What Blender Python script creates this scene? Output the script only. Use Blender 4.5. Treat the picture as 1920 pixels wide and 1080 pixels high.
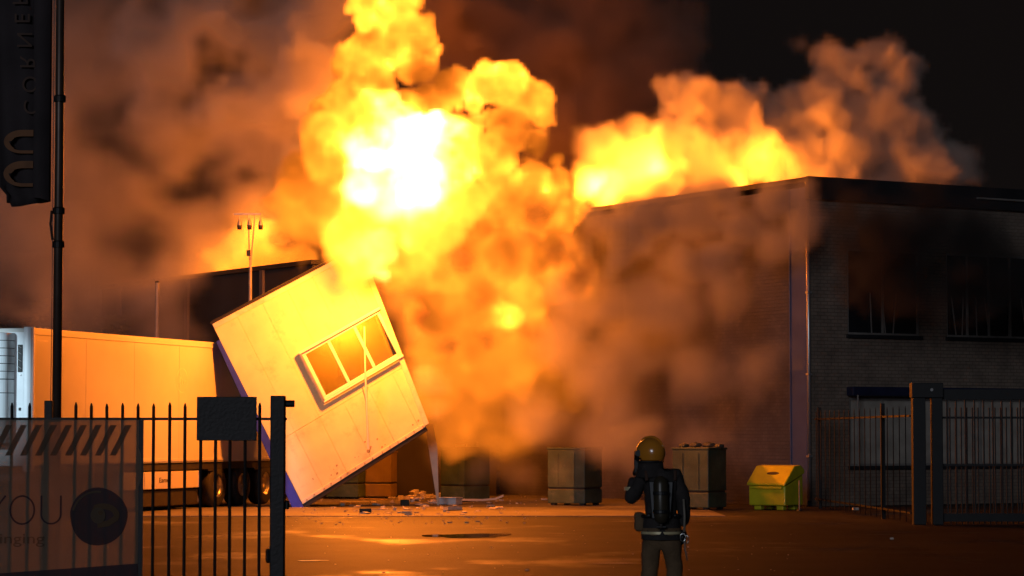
import bpy, bmesh, math, random
import numpy as np
from mathutils import Vector, Matrix

for o in list(bpy.data.objects):
    bpy.data.objects.remove(o)
SC = bpy.context.scene
COL = SC.collection
rnd = random.Random(7)

# ------------------------------------------------------------------ camera
CAM_H, FPX = 1.75, 4800.0
PITCH = math.atan(275.0 / FPX)
cd = bpy.data.cameras.new('camera')
cam = bpy.data.objects.new('camera', cd)
COL.objects.link(cam)
cam.location = (0, 0, CAM_H)
cam.rotation_euler = (math.pi / 2 + PITCH, 0, 0)
cd.sensor_width = 36
cd.lens = 36 * FPX / 1920
cd.clip_start, cd.clip_end = 0.5, 2000
cd.dof.use_dof = False
SC.camera = cam

def W(px, py, d):
    """point at depth d (metres along the street) seen at photo pixel px, py"""
    x, y = (px - 960) / FPX, (540 - py) / FPX
    c, s = math.cos(PITCH), math.sin(PITCH)
    v = Vector((x, c - y * s, s + y * c))
    return Vector((0, 0, CAM_H)) + v * (d / v.y)

def G(px, py, h=0.0):
    """ground point (height h) seen at a photo pixel"""
    p = W(px, py, 1.0) - Vector((0, 0, CAM_H))
    t = (h - CAM_H) / p.z
    return Vector((0, 0, CAM_H)) + p * t

# ------------------------------------------------------------------ world (dark night sky with city glow)
wd = bpy.data.worlds.new('World')
SC.world = wd
wd.use_nodes = True
nt = wd.node_tree
nt.nodes.clear()
wo = nt.nodes.new('ShaderNodeOutputWorld')
bg = nt.nodes.new('ShaderNodeBackground')
bg.inputs[0].default_value = (0.55, 0.42, 0.40, 1)
bg.inputs[1].default_value = 0.009
nt.links.new(bg.outputs[0], wo.inputs[0])

FIRE = (1.0, 0.215, 0.013)

def lamp(name, kind, loc, energy, color, size=0.5, target=None, spot=None, blend=0.5):
    l = bpy.data.lights.new(name, kind)
    l.energy = energy
    l.color = color
    if kind in ('POINT', 'SPOT'):
        l.shadow_soft_size = size
    if kind == 'SUN':
        l.angle = size
    if spot:
        l.spot_size = spot
        l.spot_blend = blend
    o = bpy.data.objects.new(name, l)
    COL.objects.link(o)
    o.location = loc
    if target is not None:
        o.rotation_euler = (Vector(target) - Vector(loc)).to_track_quat('-Z', 'Y').to_euler()
    return o

# dim night light from behind the camera
lamp('night_light', 'SUN', (-14, -20, 16), 0.40, (0.80, 0.86, 1.0), math.radians(14), target=(8, 60, 0))
# cool yard floodlight out of frame on the left, aimed at the trailer front
lamp('yard_floodlight', 'SPOT', (-17.5, 39, 6.0), 11000, (0.62, 0.86, 1.0), 0.15, target=(-11.9, 53, 2.8), spot=math.radians(15), blend=0.5)
# lamps at the burning cores, plus fill lamps added for smoke and panes
lamp('flame_core', 'POINT', W(755, 285, 59.6), 2600, FIRE, 0.5)
lamp('flame_front', 'POINT', W(680, 500, 60.15), 5200, FIRE, 0.22)
lamp('smoke_fill_left', 'POINT', W(640, 330, 66.5), 1900, FIRE, 0.8)  # added behind the fireball to brighten the smoke on the left
lamp('flame_roof', 'POINT', W(1125, 350, 71.0), 5000, FIRE, 0.5)
p_ = W(1230, 330, 72.6); p_.z = 9.3
lamp('flame_roof', 'POINT', p_, 4200, FIRE, 0.6)
p_ = W(1440, 330, 74.2); p_.z = 9.3
lamp('flame_roof', 'POINT', p_, 1600, FIRE, 0.6)
lamp('flame_yard', 'POINT', W(470, 470, 78.0), 1300, FIRE, 0.6)
lamp('smoke_fill_low', 'POINT', W(865, 680, 64.4), 6000, FIRE, 0.4)  # added inside the low smoke to make it glow orange
lamp('pane_fill', 'POINT', W(640, 600, 63.6), 450, FIRE, 0.15)  # added inside the cabin to turn its window panes orange

vs = SC.view_settings
vs.view_transform = 'Standard'
vs.look = 'None'
vs.exposure = 0
vs.gamma = 1
vs.use_curve_mapping = False
cy = SC.cycles
cy.max_bounces = 5
cy.diffuse_bounces = 2
cy.glossy_bounces = 2
cy.transmission_bounces = 3
cy.transparent_max_bounces = 8
cy.volume_bounces = 1
cy.sample_clamp_indirect = 4
cy.sample_clamp_direct = 0
cy.volume_step_rate = 1.5
cy.use_denoising = True

# ------------------------------------------------------------------ helpers
def mat(name, color, rough=0.6, metal=0.0, vary=0.25, scale=3.0, bump=0.0, bscale=40.0, coat=0.0, spec=0.5, stain=None, stain_amt=0.0, stain_scale=1.2):
    m = bpy.data.materials.new(name); m.use_nodes = True
    N, L = m.node_tree.nodes, m.node_tree.links
    b = N['Principled BSDF']
    b.inputs['Roughness'].default_value = rough
    b.inputs['Metallic'].default_value = metal
    b.inputs['Coat Weight'].default_value = coat
    b.inputs['Coat Roughness'].default_value = 0.12
    b.inputs['Specular IOR Level'].default_value = spec
    tc = N.new('ShaderNodeTexCoord')
    n1 = N.new('ShaderNodeTexNoise'); n1.inputs['Scale'].default_value = scale; n1.inputs['Detail'].default_value = 6
    L.new(tc.outputs['Object'], n1.inputs['Vector'])
    mr = N.new('ShaderNodeMapRange')
    mr.inputs['From Min'].default_value = 0.3; mr.inputs['From Max'].default_value = 0.7
    mr.inputs['To Min'].default_value = 1 - vary; mr.inputs['To Max'].default_value = 1 + vary * 0.5
    L.new(n1.outputs[0], mr.inputs[0])
    vm = N.new('ShaderNodeVectorMath'); vm.operation = 'SCALE'
    vm.inputs[0].default_value = color
    L.new(mr.outputs[0], vm.inputs['Scale'])
    csock = vm.outputs[0]
    if stain:
        n3 = N.new('ShaderNodeTexNoise'); n3.inputs['Scale'].default_value = stain_scale; n3.inputs['Detail'].default_value = 9
        n3.inputs['Roughness'].default_value = 0.7
        L.new(tc.outputs['Object'], n3.inputs['Vector'])
        r3 = N.new('ShaderNodeMapRange'); r3.inputs['From Min'].default_value = 0.54; r3.inputs['From Max'].default_value = 0.68
        r3.inputs['To Max'].default_value = stain_amt
        L.new(n3.outputs[0], r3.inputs[0])
        mx = N.new('ShaderNodeMix'); mx.data_type = 'RGBA'
        L.new(r3.outputs[0], mx.inputs['Factor']); L.new(csock, mx.inputs['A']); mx.inputs['B'].default_value = (*stain, 1)
        csock = mx.outputs['Result']
    L.new(csock, b.inputs['Base Color'])
    if bump > 0:
        n2 = N.new('ShaderNodeTexNoise'); n2.inputs['Scale'].default_value = bscale; n2.inputs['Detail'].default_value = 4
        L.new(tc.outputs['Object'], n2.inputs['Vector'])
        bp = N.new('ShaderNodeBump'); bp.inputs['Strength'].default_value = bump; bp.inputs['Distance'].default_value = 0.02
        L.new(n2.outputs[0], bp.inputs['Height']); L.new(bp.outputs[0], b.inputs['Normal'])
    return m

M = dict(
    iron=mat('painted_iron', (.012, .009, .008), .55, .2, .3, 6, .2),
    iron_far=mat('fence_paint', (.008, .0075, .0075), .5, .3, .3, 6),
    white=mat('trailer_paint', (.50, .48, .45), .28, 0, .07, 1.2, coat=.5, stain=(.40, .36, .31), stain_amt=.25),
    reefer=mat('white_gelcoat', (.78, .80, .82), .35, 0, .06, 2, coat=.3, stain=(.5, .5, .5), stain_amt=.3),
    alu=mat('aluminium_trim', (.55, .55, .56), .35, .8, .15, 5),
    rubber=mat('rubber', (.015, .015, .015), .8, 0, .3, 8, .2),
    chassis=mat('chassis_black', (.02, .019, .018), .6, .1, .3, 5, .1),
    rim=mat('steel_rim', (.45, .45, .46), .3, .9, .2, 8),
    cabin=mat('cabin_panel', (.70, .70, .44), .45, 0, .10, 2.2, .25, 3.5, stain=(.36, .26, .14), stain_amt=.38, stain_scale=1.7),
    cabframe=mat('cabin_frame', (.70, .66, .52), .45, 0, .12, 3, stain=(.3, .2, .1), stain_amt=.5),
    blue=mat('blue_steel', (.03, .05, .55), .45, .1, .2, 4),
    upvc=mat('window_plastic', (.85, .82, .76), .35, 0, .08, 4),
    
    roomdark=mat('cabin_inside', (.35, .20, .10), .8, 0, .4, 1.5),
    wall=mat('sand_lime_brick', (.115, .105, .105), .8, 0, .18, 1.2, .3, 30, stain=(.2, .17, .15), stain_amt=.4),
    wallfront=mat('brown_brick', (.22, .165, .125), .8, 0, .3, 2.5, .4, 30, stain=(.26, .12, .07), stain_amt=.4, stain_scale=5),
    fascia=mat('dark_fascia', (.022, .022, .025), .5, .1, .3, 2),
    cladding=mat('blue_grey_steel', (.08, .115, .22), .6, .0, .15, 2),
    winframe=mat('window_frame', (.22, .20, .18), .5, 0, .2, 3),
    darkwin=mat('night_glass', (.012, .013, .016), .08, 0, .3, 2, spec=.8),
    blind=mat('window_blind', (.34, .30, .25), .8, 0, .25, 3),
    awning=mat('awning_blue', (.015, .018, .05), .5, .1, .3, 3),
    green=mat('green_container', (.040, .075, .055), .6, 0, .4, 2.5, .4, 12, stain=(.12, .13, .12), stain_amt=.5, stain_scale=2.2),
    yellow=mat('yellow_plastic', (.60, .55, .015), .42, 0, .15, 4, .1, stain=(.3, .22, .03), stain_amt=.4),
    ochre=mat('ochre_container', (.20, .14, .02), .55, 0, .2, 3),
    dark=mat('dark_plastic', (.02, .02, .02), .6, 0, .3, 5),
    rubble=mat('pale_rubble', (.55, .50, .44), .8, 0, .3, 8, .3),
    board=mat('pale_board', (.62, .56, .48), .6, 0, .15, 4),
    wood=mat('splintered_wood', (.42, .30, .18), .8, 0, .3, 6),
    trim=mat('wall_back', (.12, .10, .09), .8, 0, .3, 1),
    galv=mat('galvanised', (.35, .34, .33), .5, .6, .2, 5),
    leaf=mat('dark_leaves', (.04, .05, .025), .8, 0, .4, 3),
    bark=mat('bark', (.08, .06, .045), .9, 0, .4, 6),
)

def courses(m, pitch, dark, off=0.0, vert=.21):
    """mortar joints: darker lines along z and staggered head joints"""
    N, L = m.node_tree.nodes, m.node_tree.links
    b = N['Principled BSDF']; src = b.inputs['Base Color'].links[0].from_socket
    tc = N.new('ShaderNodeTexCoord'); sp = N.new('ShaderNodeSeparateXYZ'); L.new(tc.outputs['Object'], sp.inputs[0])
    ad = N.new('ShaderNodeMath'); ad.operation = 'ADD'; L.new(sp.outputs[0], ad.inputs[0]); L.new(sp.outputs[1], ad.inputs[1])
    cb = N.new('ShaderNodeCombineXYZ'); L.new(ad.outputs[0], cb.inputs[0]); L.new(sp.outputs[2], cb.inputs[1])
    bt = N.new('ShaderNodeTexBrick'); L.new(cb.outputs[0], bt.inputs['Vector'])
    bt.inputs['Scale'].default_value = 1.0; bt.inputs['Mortar Size'].default_value = .011; bt.inputs['Mortar Smooth'].default_value = .1
    bt.inputs['Brick Width'].default_value = vert; bt.inputs['Row Height'].default_value = pitch
    bt.inputs['Color1'].default_value = (1, 1, 1, 1); bt.inputs['Color2'].default_value = (.86, .86, .86, 1)
    bt.inputs['Mortar'].default_value = (dark, dark, dark, 1)
    mx = N.new('ShaderNodeMix'); mx.data_type = 'RGBA'; mx.blend_type = 'MULTIPLY'; mx.inputs['Factor'].default_value = 1
    L.new(src, mx.inputs['A']); L.new(bt.outputs['Color'], mx.inputs['B']); L.new(mx.outputs['Result'], b.inputs['Base Color'])
courses(M['wall'], .088, .8)
courses(M['wallfront'], .088, .6)

class MB:
    def __init__(self):
        self.v, self.f = [], []
    def add(self, vs_, fs):
        o = len(self.v)
        self.v += [tuple(p) for p in vs_]
        self.f += [tuple(i + o for i in f) for f in fs]
        return self
    def box(self, c, s, R=None):
        x, y, z = s[0] / 2, s[1] / 2, s[2] / 2
        P = [Vector((a, b, d)) for a in (-x, x) for b in (-y, y) for d in (-z, z)]
        if R is not None:
            P = [R @ p for p in P]
        P = [p + Vector(c) for p in P]
        return self.add(P, [(0, 1, 3, 2), (4, 6, 7, 5), (0, 4, 5, 1), (2, 3, 7, 6), (0, 2, 6, 4), (1, 5, 7, 3)])
    def b2(self, x0, x1, y0, y1, z0, z1):
        return self.box(((x0 + x1) / 2, (y0 + y1) / 2, (z0 + z1) / 2), (abs(x1 - x0), abs(y1 - y0), abs(z1 - z0)))
    def tube(self, pts, r, n=10, cap=True):
        pts = [Vector(p) for p in pts]
        rs = r if isinstance(r, (list, tuple)) else [r] * len(pts)
        base = len(self.v)
        up = None
        for i, p in enumerate(pts):
            t = (pts[min(i + 1, len(pts) - 1)] - pts[max(i - 1, 0)]).normalized()
            a = t.orthogonal().normalized() if up is None else (up - t * up.dot(t)).normalized()
            up = a
            b = t.cross(a)
            for k in range(n):
                an = 2 * math.pi * k / n
                self.v.append(tuple(p + (a * math.cos(an) + b * math.sin(an)) * rs[i]))
        for i in range(len(pts) - 1):
            for k in range(n):
                k2 = (k + 1) % n
                self.f.append((base + i * n + k, base + i * n + k2, base + (i + 1) * n + k2, base + (i + 1) * n + k))
        if cap:
            self.f.append(tuple(base + k for k in reversed(range(n))))
            self.f.append(tuple(base + (len(pts) - 1) * n + k for k in range(n)))
        return self
    def prism(self, prof, axis, a0, a1):
        """2-D profile extruded along an axis (0,1,2) from a0 to a1"""
        n = len(prof)
        def mk(p, a):
            q = list(p); q.insert(axis, a); return tuple(q)
        vs_ = [mk(p, a0) for p in prof] + [mk(p, a1) for p in prof]
        fs = [(i, (i + 1) % n, n + (i + 1) % n, n + i) for i in range(n)] + [tuple(reversed(range(n))), tuple(range(n, 2 * n))]
        return self.add(vs_, fs)
    def lathe(self, c, prof, axis='y', n=24):
        """profile (r, h) turned about an axis through c"""
        base = len(self.v)
        for r, h in prof:
            for k in range(n):
                a = 2 * math.pi * k / n
                p = {'y': (r * math.cos(a), h, r * math.sin(a)), 'z': (r * math.cos(a), r * math.sin(a), h)}[axis]
                self.v.append((c[0] + p[0], c[1] + p[1], c[2] + p[2]))
        for i in range(len(prof) - 1):
            for k in range(n):
                k2 = (k + 1) % n
                self.f.append((base + i * n + k, base + i * n + k2, base + (i + 1) * n + k2, base + (i + 1) * n + k))
        return self
    def build(self, name, m, parent=None, bevel=0.0, smooth=False, loc=None, rot=None):
        me = bpy.data.meshes.new(name)
        me.from_pydata(self.v, [], self.f)
        bm = bmesh.new(); bm.from_mesh(me)
        bmesh.ops.recalc_face_normals(bm, faces=bm.faces)
        bm.to_mesh(me); bm.free()
        me.materials.append(m)
        if smooth:
            for p in me.polygons:
                p.use_smooth = True
        o = bpy.data.objects.new(name, me)
        COL.objects.link(o)
        if parent is not None:
            o.parent = parent
        if loc is not None:
            o.location = loc
        if rot is not None:
            o.rotation_euler = rot
        if bevel > 0:
            md = o.modifiers.new('bevel', 'BEVEL'); md.width = bevel; md.segments = 2; md.limit_method = 'ANGLE'
        return o

def tag(o, label, cat, group=None, kind=None):
    o['label'] = label; o['category'] = cat
    if group: o['group'] = group
    if kind: o['kind'] = kind
    return o

def thing(name, label, cat, loc=(0, 0, 0), rz=0.0, group=None):
    o = bpy.data.objects.new(name, None)
    COL.objects.link(o)
    o.empty_display_size = 0.2
    o.location = loc
    o.rotation_euler = (0, 0, rz)
    return tag(o, label, cat, group)

def twin(o, parent, loc, rot=None, scale=None):
    c = o.copy(); COL.objects.link(c); c.parent = parent; c.location = loc
    if rot is not None: c.rotation_euler = rot
    if scale is not None: c.scale = scale
    return c

def copy_tree(o, parent=None):
    c = o.copy(); COL.objects.link(c); c.parent = parent
    for ch in list(o.children):
        copy_tree(ch, c)
    return c

def text(body, size, m, parent, mw, name='lettering', align='CENTER', ext=0.002, sx=1.0):
    cu = bpy.data.curves.new(name, 'FONT')
    cu.body = body; cu.size = size; cu.align_x = align; cu.align_y = 'CENTER'; cu.extrude = ext
    cu.materials.append(m)
    o = bpy.data.objects.new(name, cu); COL.objects.link(o)
    o.parent = parent
    dg = bpy.context.evaluated_depsgraph_get()
    me = bpy.data.meshes.new_from_object(o.evaluated_get(dg))
    bpy.data.objects.remove(o)
    me.name = name
    o = bpy.data.objects.new(name, me); COL.objects.link(o)
    o.parent = parent
    o.matrix_local = mw @ Matrix.Diagonal((sx, 1, 1, 1))
    return o

M['glass'] = bpy.data.materials.new('window_glass'); M['glass'].use_nodes = True
_n, _l = M['glass'].node_tree.nodes, M['glass'].node_tree.links; _n.clear()
_o = _n.new('ShaderNodeOutputMaterial'); _g = _n.new('ShaderNodeBsdfGlossy'); _t = _n.new('ShaderNodeBsdfTransparent'); _f = _n.new('ShaderNodeFresnel'); _m = _n.new('ShaderNodeMixShader')
_g.inputs['Roughness'].default_value = .05; _t.inputs[0].default_value = (.75, .72, .68, 1); _f.inputs[0].default_value = 1.5
_l.new(_f.outputs[0], _m.inputs[0]); _l.new(_t.outputs[0], _m.inputs[1]); _l.new(_g.outputs[0], _m.inputs[2]); _l.new(_m.outputs[0], _o.inputs[0])
def structure(o):
    o['kind'] = 'structure'; return o

# ------------------------------------------------------------------ ground
def ground_mat():
    m = mat('wet_asphalt', (.024, .022, .021), .6, 0, .65, .5, .5, 22)
    N, L = m.node_tree.nodes, m.node_tree.links
    b = N['Principled BSDF']
    b.inputs['Specular IOR Level'].default_value = .13
    tc = N.new('ShaderNodeTexCoord')
    mp = N.new('ShaderNodeMapping'); mp.inputs['Scale'].default_value = (.35, .22, 1)
    L.new(tc.outputs['Object'], mp.inputs[0])
    n = N.new('ShaderNodeTexNoise'); n.inputs['Scale'].default_value = 1.0; n.inputs['Detail'].default_value = 5; n.inputs['Roughness'].default_value = .55
    L.new(mp.outputs[0], n.inputs['Vector'])
    r = N.new('ShaderNodeMapRange'); r.inputs['From Min'].default_value = .55; r.inputs['From Max'].default_value = .66
    r.inputs['To Min'].default_value = .62; r.inputs['To Max'].default_value = .34
    L.new(n.outputs[0], r.inputs[0]); L.new(r.outputs[0], b.inputs['Roughness'])
    return m

gm = ground_mat()
road = structure(MB().add([(-400, -60, 0), (400, -60, 0), (400, 700, 0), (-400, 700, 0)], [(0, 1, 2, 3)]).build('road', gm))
yard_m = mat('yard_concrete', (.115, .105, .095), .6, 0, .35, .8, .3, 18, stain=(.06, .055, .05), stain_amt=.7, stain_scale=.7)
yard = structure(MB().add([(-30, 55.2, .004), (4.6, 55.2, .004), (4.6, 120, .004), (-30, 120, .004)], [(0, 1, 2, 3)]).build('yard_paving', yard_m))
lip = MB()
for i in range(60):
    x = -20 + i * .41
    lip.b2(x, x + .395, 55.06, 55.195, -.02, .014)
lip = lip.build('yard_kerb', mat('kerb_stone', (.16, .15, .14), .7, 0, .3, 4, .3), bevel=.004)
structure(lip)
# thin pools of hose water
wm = mat('standing_water', (.02, .018, .016), .03, 0, .1, 1, spec=.8)
def pool(px, py, rx, ry, seed, zoff=.008):
    r_ = random.Random(seed); c = G(px, py)
    n = 40; ph = [r_.uniform(0, 6.3) for _ in range(4)]
    P = []
    for k in range(n):
        a = 2 * math.pi * k / n
        f = 1 + .22 * math.sin(2 * a + ph[0]) + .14 * math.sin(3 * a + ph[1]) + .10 * math.sin(5 * a + ph[2]) + .05 * math.sin(9 * a + ph[3])
        P.append((rx * f * math.cos(a), ry * f * math.sin(a), 0))
    o = MB().add(P, [tuple(range(n))]).build('puddle', wm, loc=(c.x, c.y, zoff))
    o['kind'] = 'structure'
    return o
pool(880, 1005, .62, 1.0, 1)
pool(1150, 1057, .30, .16, 3)
pool(585, 1052, .20, .14, 2)

# ------------------------------------------------------------------ warehouse on the right
CB = G(1522, 950)
ang_u = math.atan2(.51, .86)
ware = thing('warehouse', 'two-storey brick warehouse corner with flat dark roof edge, beside the fire', 'warehouse', (CB.x, CB.y, 0), ang_u)
# local x = along the front (right), local y = along the side wall (away); front is y=0, side is x=0
H = 8.07
def grooved(fixed, a0, a1, z0, z1, axis, pitch=.088, groove=.014, th=.10, jitter=0):
    """wall sheet whose courses stand proud of their bed joints; axis 0: runs along x at y=fixed, axis 1: runs along y at x=fixed"""
    mb = MB()
    n = max(1, int(round((z1 - z0) / pitch))); p = (z1 - z0) / n
    prof = []
    for i in range(n):
        zb = z0 + i * p
        prof += [(0.0, zb), (0.0, zb + p - groove), (.012, zb + p - groove), (.012, zb + p)]
    prof += [(th, z1), (th, z0)]
    P0, P1 = [], []
    for (d, z) in prof:
        if axis == 0:
            P0.append((a0, fixed + d, z)); P1.append((a1, fixed + d, z))
        else:
            P0.append((fixed + d, a0, z)); P1.append((fixed + d, a1, z))
    n = len(P0)
    fs = [(i, (i + 1) % n, n + (i + 1) % n, n + i) for i in range(n - 1)] + [(n - 1, 0, n, 2 * n - 1)]
    mb.add(P0 + P1, fs)
    return mb
def uof(px, d=0):
    q = (px - 960) / 4800
    return (CB.y * q - CB.x) / (.86 - .51 * q)
# side wall
o = grooved(0.0, .80, 15.0, 0, H - .25, 1).build('side_wall', M['wall'], ware)
# front wall around its openings
u_len = 16.0
wins = []   # (x0,x1,z0,z1)
wA = (uof(1590), uof(1725), 4.22, 6.35)
wB = (uof(1776), uof(1776) + 4.3, 4.22, 6.35)
wC = (uof(1592), uof(1592) + 7.4, .98, 2.66)
def band(z0, z1, opens, label=None):
    xs = [0.0]
    for (a, b) in opens: xs += [a, b]
    xs += [u_len]
    for i in range(0, len(xs), 2):
        if xs[i + 1] - xs[i] > .01:
            grooved(0.0, xs[i], xs[i + 1], z0, z1, 0).build('front_wall', M['wallfront'], ware)
band(0, wC[2], [])
band(wC[2], wC[3], [(wC[0], wC[1])])
band(wC[3], wA[2], [])
band(wA[2], wA[3], [(wA[0], wA[1]), (wB[0], wB[1])])
band(wA[3], H - .55, [])
MB().b2(.10, u_len - .01, .35, .40, 0, H - .6).build('inner_wall', M['trim'], ware)
def ware_window(x0, x1, z0, z1, nd, glass):
    fr = MB()
    t = .055
    fr.b2(x0, x1, .03, .10, z0, z0 + t); fr.b2(x0, x1, .03, .10, z1 - t, z1)
    for k in range(nd + 1):
        xc = x0 + (x1 - x0) * k / nd
        xa = min(max(xc - t / 2, x0), x1 - t)
        fr.b2(xa, xa + t, .028, .102, z0 + t, z1 - t)
    w = fr.build('window', M['winframe'], ware, bevel=.004)
    for k in range(nd):
        xa = x0 + (x1 - x0) * k / nd + t; xb = x0 + (x1 - x0) * (k + 1) / nd - t
        MB().b2(xa - .03, xb + .03, .07, .078, z0 + t - .01, z1 - t + .01).build('pane', glass, w)
    MB().b2(x0 - .05, x1 + .05, -.07, .028, z0 - .09, z0).build('sill', M['fascia'], w, bevel=.004)
    return w
wa = ware_window(*wA, 2, M['darkwin'])
wb = ware_window(*wB, 6, M['darkwin'])
wc = ware_window(*wC, 7, M['blind'])
# thin slats set crooked across the upper glass
for (w, xs_) in ((wa, (.75, 1.15, 1.5)), (wb, (.25, .55, 1.0, 1.35, 2.1, 2.6))):
    x0 = wA[0] if w is wa else wB[0]
    for q in xs_:
        s_ = MB().box((0, 0, 0), (.035, .012, 1.0)).build('crooked_slat', M['winframe'], w, loc=(x0 + q, .03, wA[2] + .55), rot=(0, rnd.uniform(-.18, .25), 0))
# parapet and gutter
MB().b2(-.14, u_len, -.14, -.001, H - .56, H).build('roof_fascia', M['fascia'], ware, bevel=.008)
MB().b2(-.05, -.001, 0, 15.0, H - .13, H).build('roof_fascia', M['fascia'], ware, bevel=.008)
MB().b2(-.001, u_len, .0, 15.0, H - .10, H - .02).build('roof', M['fascia'], ware)
MB().tube([(uof(1826), -.19, H - .30), (u_len, -.19, H - .30)], .028, 8).build('gutter', M['winframe'], ware)
MB().b2(0.0, .12, 14.9, 15.0, 0, H - .2).build('end_wall', M['wall'], ware)
MB().b2(.1, u_len, 14.88, 15.0, 0, H - .2).build('back_wall', M['trim'], ware)
MB().b2(u_len - .12, u_len, .41, 14.87, 0, H - .2).build('end_wall', M['trim'], ware)
# steel corner cladding with ribs, downpipe
c_ = MB().b2(-.02, .1, .10, .795, .02, H - .25)
c_.build('corner_cladding', M['cladding'], ware)
for yy in (.10, .76):
    MB().b2(-.055, -.021, yy, yy + .035, .02, H - .26).build('cladding_rib', M['cladding'], ware, bevel=.006)
MB().tube([(-.06, .0, .15), (-.06, .0, H - .3)], .05, 10).build('downpipe', M['alu'], ware, smooth=True)
for z in (1.2, 3.2, 5.2, 7.0):
    MB().b2(-.115, -.001, -.055, .055, z, z + .05).build('pipe_clip', M['alu'], ware)
# awning box over the low window
aw = MB().b2(wC[0] - .12, wC[1] + .1, -.30, -.03, 2.70, 2.93).build('awning', M['awning'], ware, bevel=.03)
MB().tube([(wC[0] + .02, -.31, .98), (wC[0] + .02, -.31, 2.72)], .022, 8).build('awning_guide', M['winframe'], ware)

# ------------------------------------------------------------------ refrigerated trailer
TA = math.atan2(.949, .3156)
T0 = W(57, 700, 53.2)
tr = thing('refrigerated_trailer', 'long white refrigerated semi-trailer lit orange, parked behind the left fence', 'trailer', (T0.x, T0.y, 0), TA)
TL, TWd = 13.55, 2.55
bx = MB()
for i in range(1):
    bx.b2(.02, TL, .0, TWd, 1.10, 3.97)
bx.build('box_body', M['white'], tr, bevel=.02)
MB().b2(.14, TL, -.022, -.001, 3.83, 3.97).build('top_rail', M['white'], tr, bevel=.006)
MB().b2(.14, TL, -.022, -.001, 1.10, 1.20).build('bottom_rail', M['white'], tr, bevel=.006)
MB().b2(.14, TL, -.034, -.023, 1.125, 1.145).build('bottom_trim', M['alu'], tr)
for i in range(1, 6):
    x = .14 + i * 2.3
    MB().b2(x, x + .010, -.004, -.001, 1.20, 3.83).build('panel_joint', M['white'], tr)
# rounded front corner post, lock frame and cooling unit on the front
cp = []
for k in range(9):
    a = math.pi / 2 * k / 8
    cp.append((.14 - .14 * math.sin(a) - .02, .12 - .145 * math.cos(a)))
cp += [(-.02, .15), (.14, .15), (.14, -.02)]
MB().prism([(p[0], p[1]) for p in cp], 2, .98, 3.99).build('corner_post', M['reefer'], tr, smooth=False)
MB().b2(-.015, .019, .155, 2.40, 1.1, 3.88).build('front_frame', M['reefer'], tr)
MB().b2(-.05, -.016, .175, .275, 3.05, 3.62).build('door_latch', M['dark'], tr, bevel=.01)
for z in (3.12, 3.27, 3.42, 3.55):
    MB().tube([(-.06, .18, z), (-.06, .27, z + .05)], .008, 6).build('latch_bar', M['galv'], tr)
MB().lathe((-.02, .225, 2.98), [(.001, -.0), (.03, 0), (.03, .02)], 'z', 12).build('bolt', M['alu'], tr)
MB().b2(-.035, -.016, .20, .25, 2.25, 2.31).build('bolt', M['dark'], tr)
def cool_profile():
    P = [(-.02, .35)]
    for k in range(9):
        a = math.pi / 2 * k / 8
        P.append((-.30 - .22 * math.sin(a), .35 + .30 * (1 - math.cos(a))))
    for k in range(9):
        a = math.pi / 2 * k / 8
        P.append((-.30 - .22 * math.cos(a), 1.95 + .30 * math.sin(a)))
    P.append((-.02, 2.25))
    return P
z = 3.86
unit = MB().prism([(p[0] * .96 , p[1] * .985 + .02) for p in cool_profile()], 2, 1.6, 3.86).build('cooling_unit', M['dark'], tr)
hs = [.16] * 6
for h in hs:
    MB().prism(cool_profile(), 2, z - h + .007, z - .007).build('panel', M['reefer'], unit, bevel=.004)
    z -= h
MB().prism(cool_profile(), 2, 2.62, z - .012).build('panel', M['reefer'], unit, bevel=.004)
MB().prism(cool_profile(), 2, 1.58, 2.605).build('panel', M['reefer'], unit, bevel=.004)
em = MB()
for k in range(28):
    a0, a1 = 2 * math.pi * k / 28, 2 * math.pi * (k + 1) / 28
    q = lambda a, s: (-.5225 if False else -.527, .93 + .29 * s[0] * math.cos(a), 2.74 + .075 * s[1] * math.sin(a))
    em.add([q(a0, (1, 1)), q(a1, (1, 1)), q(a1, (.92, .75)), q(a0, (.92, .75))], [(0, 1, 2, 3)])
for k in range(4):
    em.b2(-.53, -.524, .74 + k * .1, .79 + k * .1, 2.72, 2.76)
em.build('oval_emblem', M['dark'], unit)
# chassis
MB().b2(.3, TL, .02, .10, .93, 1.09).build('chassis_beam', M['chassis'], tr)
MB().b2(.3, TL, 2.2, 2.3, .93, 1.09).build('chassis_beam', M['chassis'], tr)
MB().b2(.6, TL, .4, 2.1, .78, 1.08).build('chassis_frame', M['chassis'], tr)
pb = MB().b2(4.2, 8.28, .03, .45, .50, .90).build('pallet_box', M['white'], tr, bevel=.015)
MB().b2(5.35, 5.362, .022, .029, .51, .89).build('joint', M['alu'], pb)
MB().b2(8.20, 8.27, .005, .029, .50, .90).build('corner_cap', M['reefer'], pb)
text('Eame', .16, M['dark'], pb, Matrix(((1, 0, 0, 6.35), (0, 0, -1, .026), (0, 1, 0, .70), (0, 0, 0, 1))), sx=1.5)
MB().b2(3.2, 8.3, .10, .55, .10, .47).build('side_guard', M['chassis'], tr, bevel=.02)
for x in (2.6, 3.0):
    MB().b2(x, x + .12, .15, .27, .0, .95).build('landing_leg', M['chassis'], tr)
for x in (9.3, 10.72, 12.14):
    for y, sg in ((.03, 1), (2.17, 1)):
        w = MB().lathe((x, y, .52), [(.28, .0), (.44, -.005), (.505, .04), (.52, .12), (.52, .26), (.505, .33), (.3, .35)], 'y', 32).build('wheel', M['rubber'], tr, smooth=True)
        MB().lathe((x, y + .005, .52), [(.001, .09), (.09, .085), (.11, .05), (.2, .10), (.26, .06), (.285, .0), (.30, .01), (.28, .12)], 'y', 32).build('rim', M['rim'], w, smooth=True)
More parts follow.
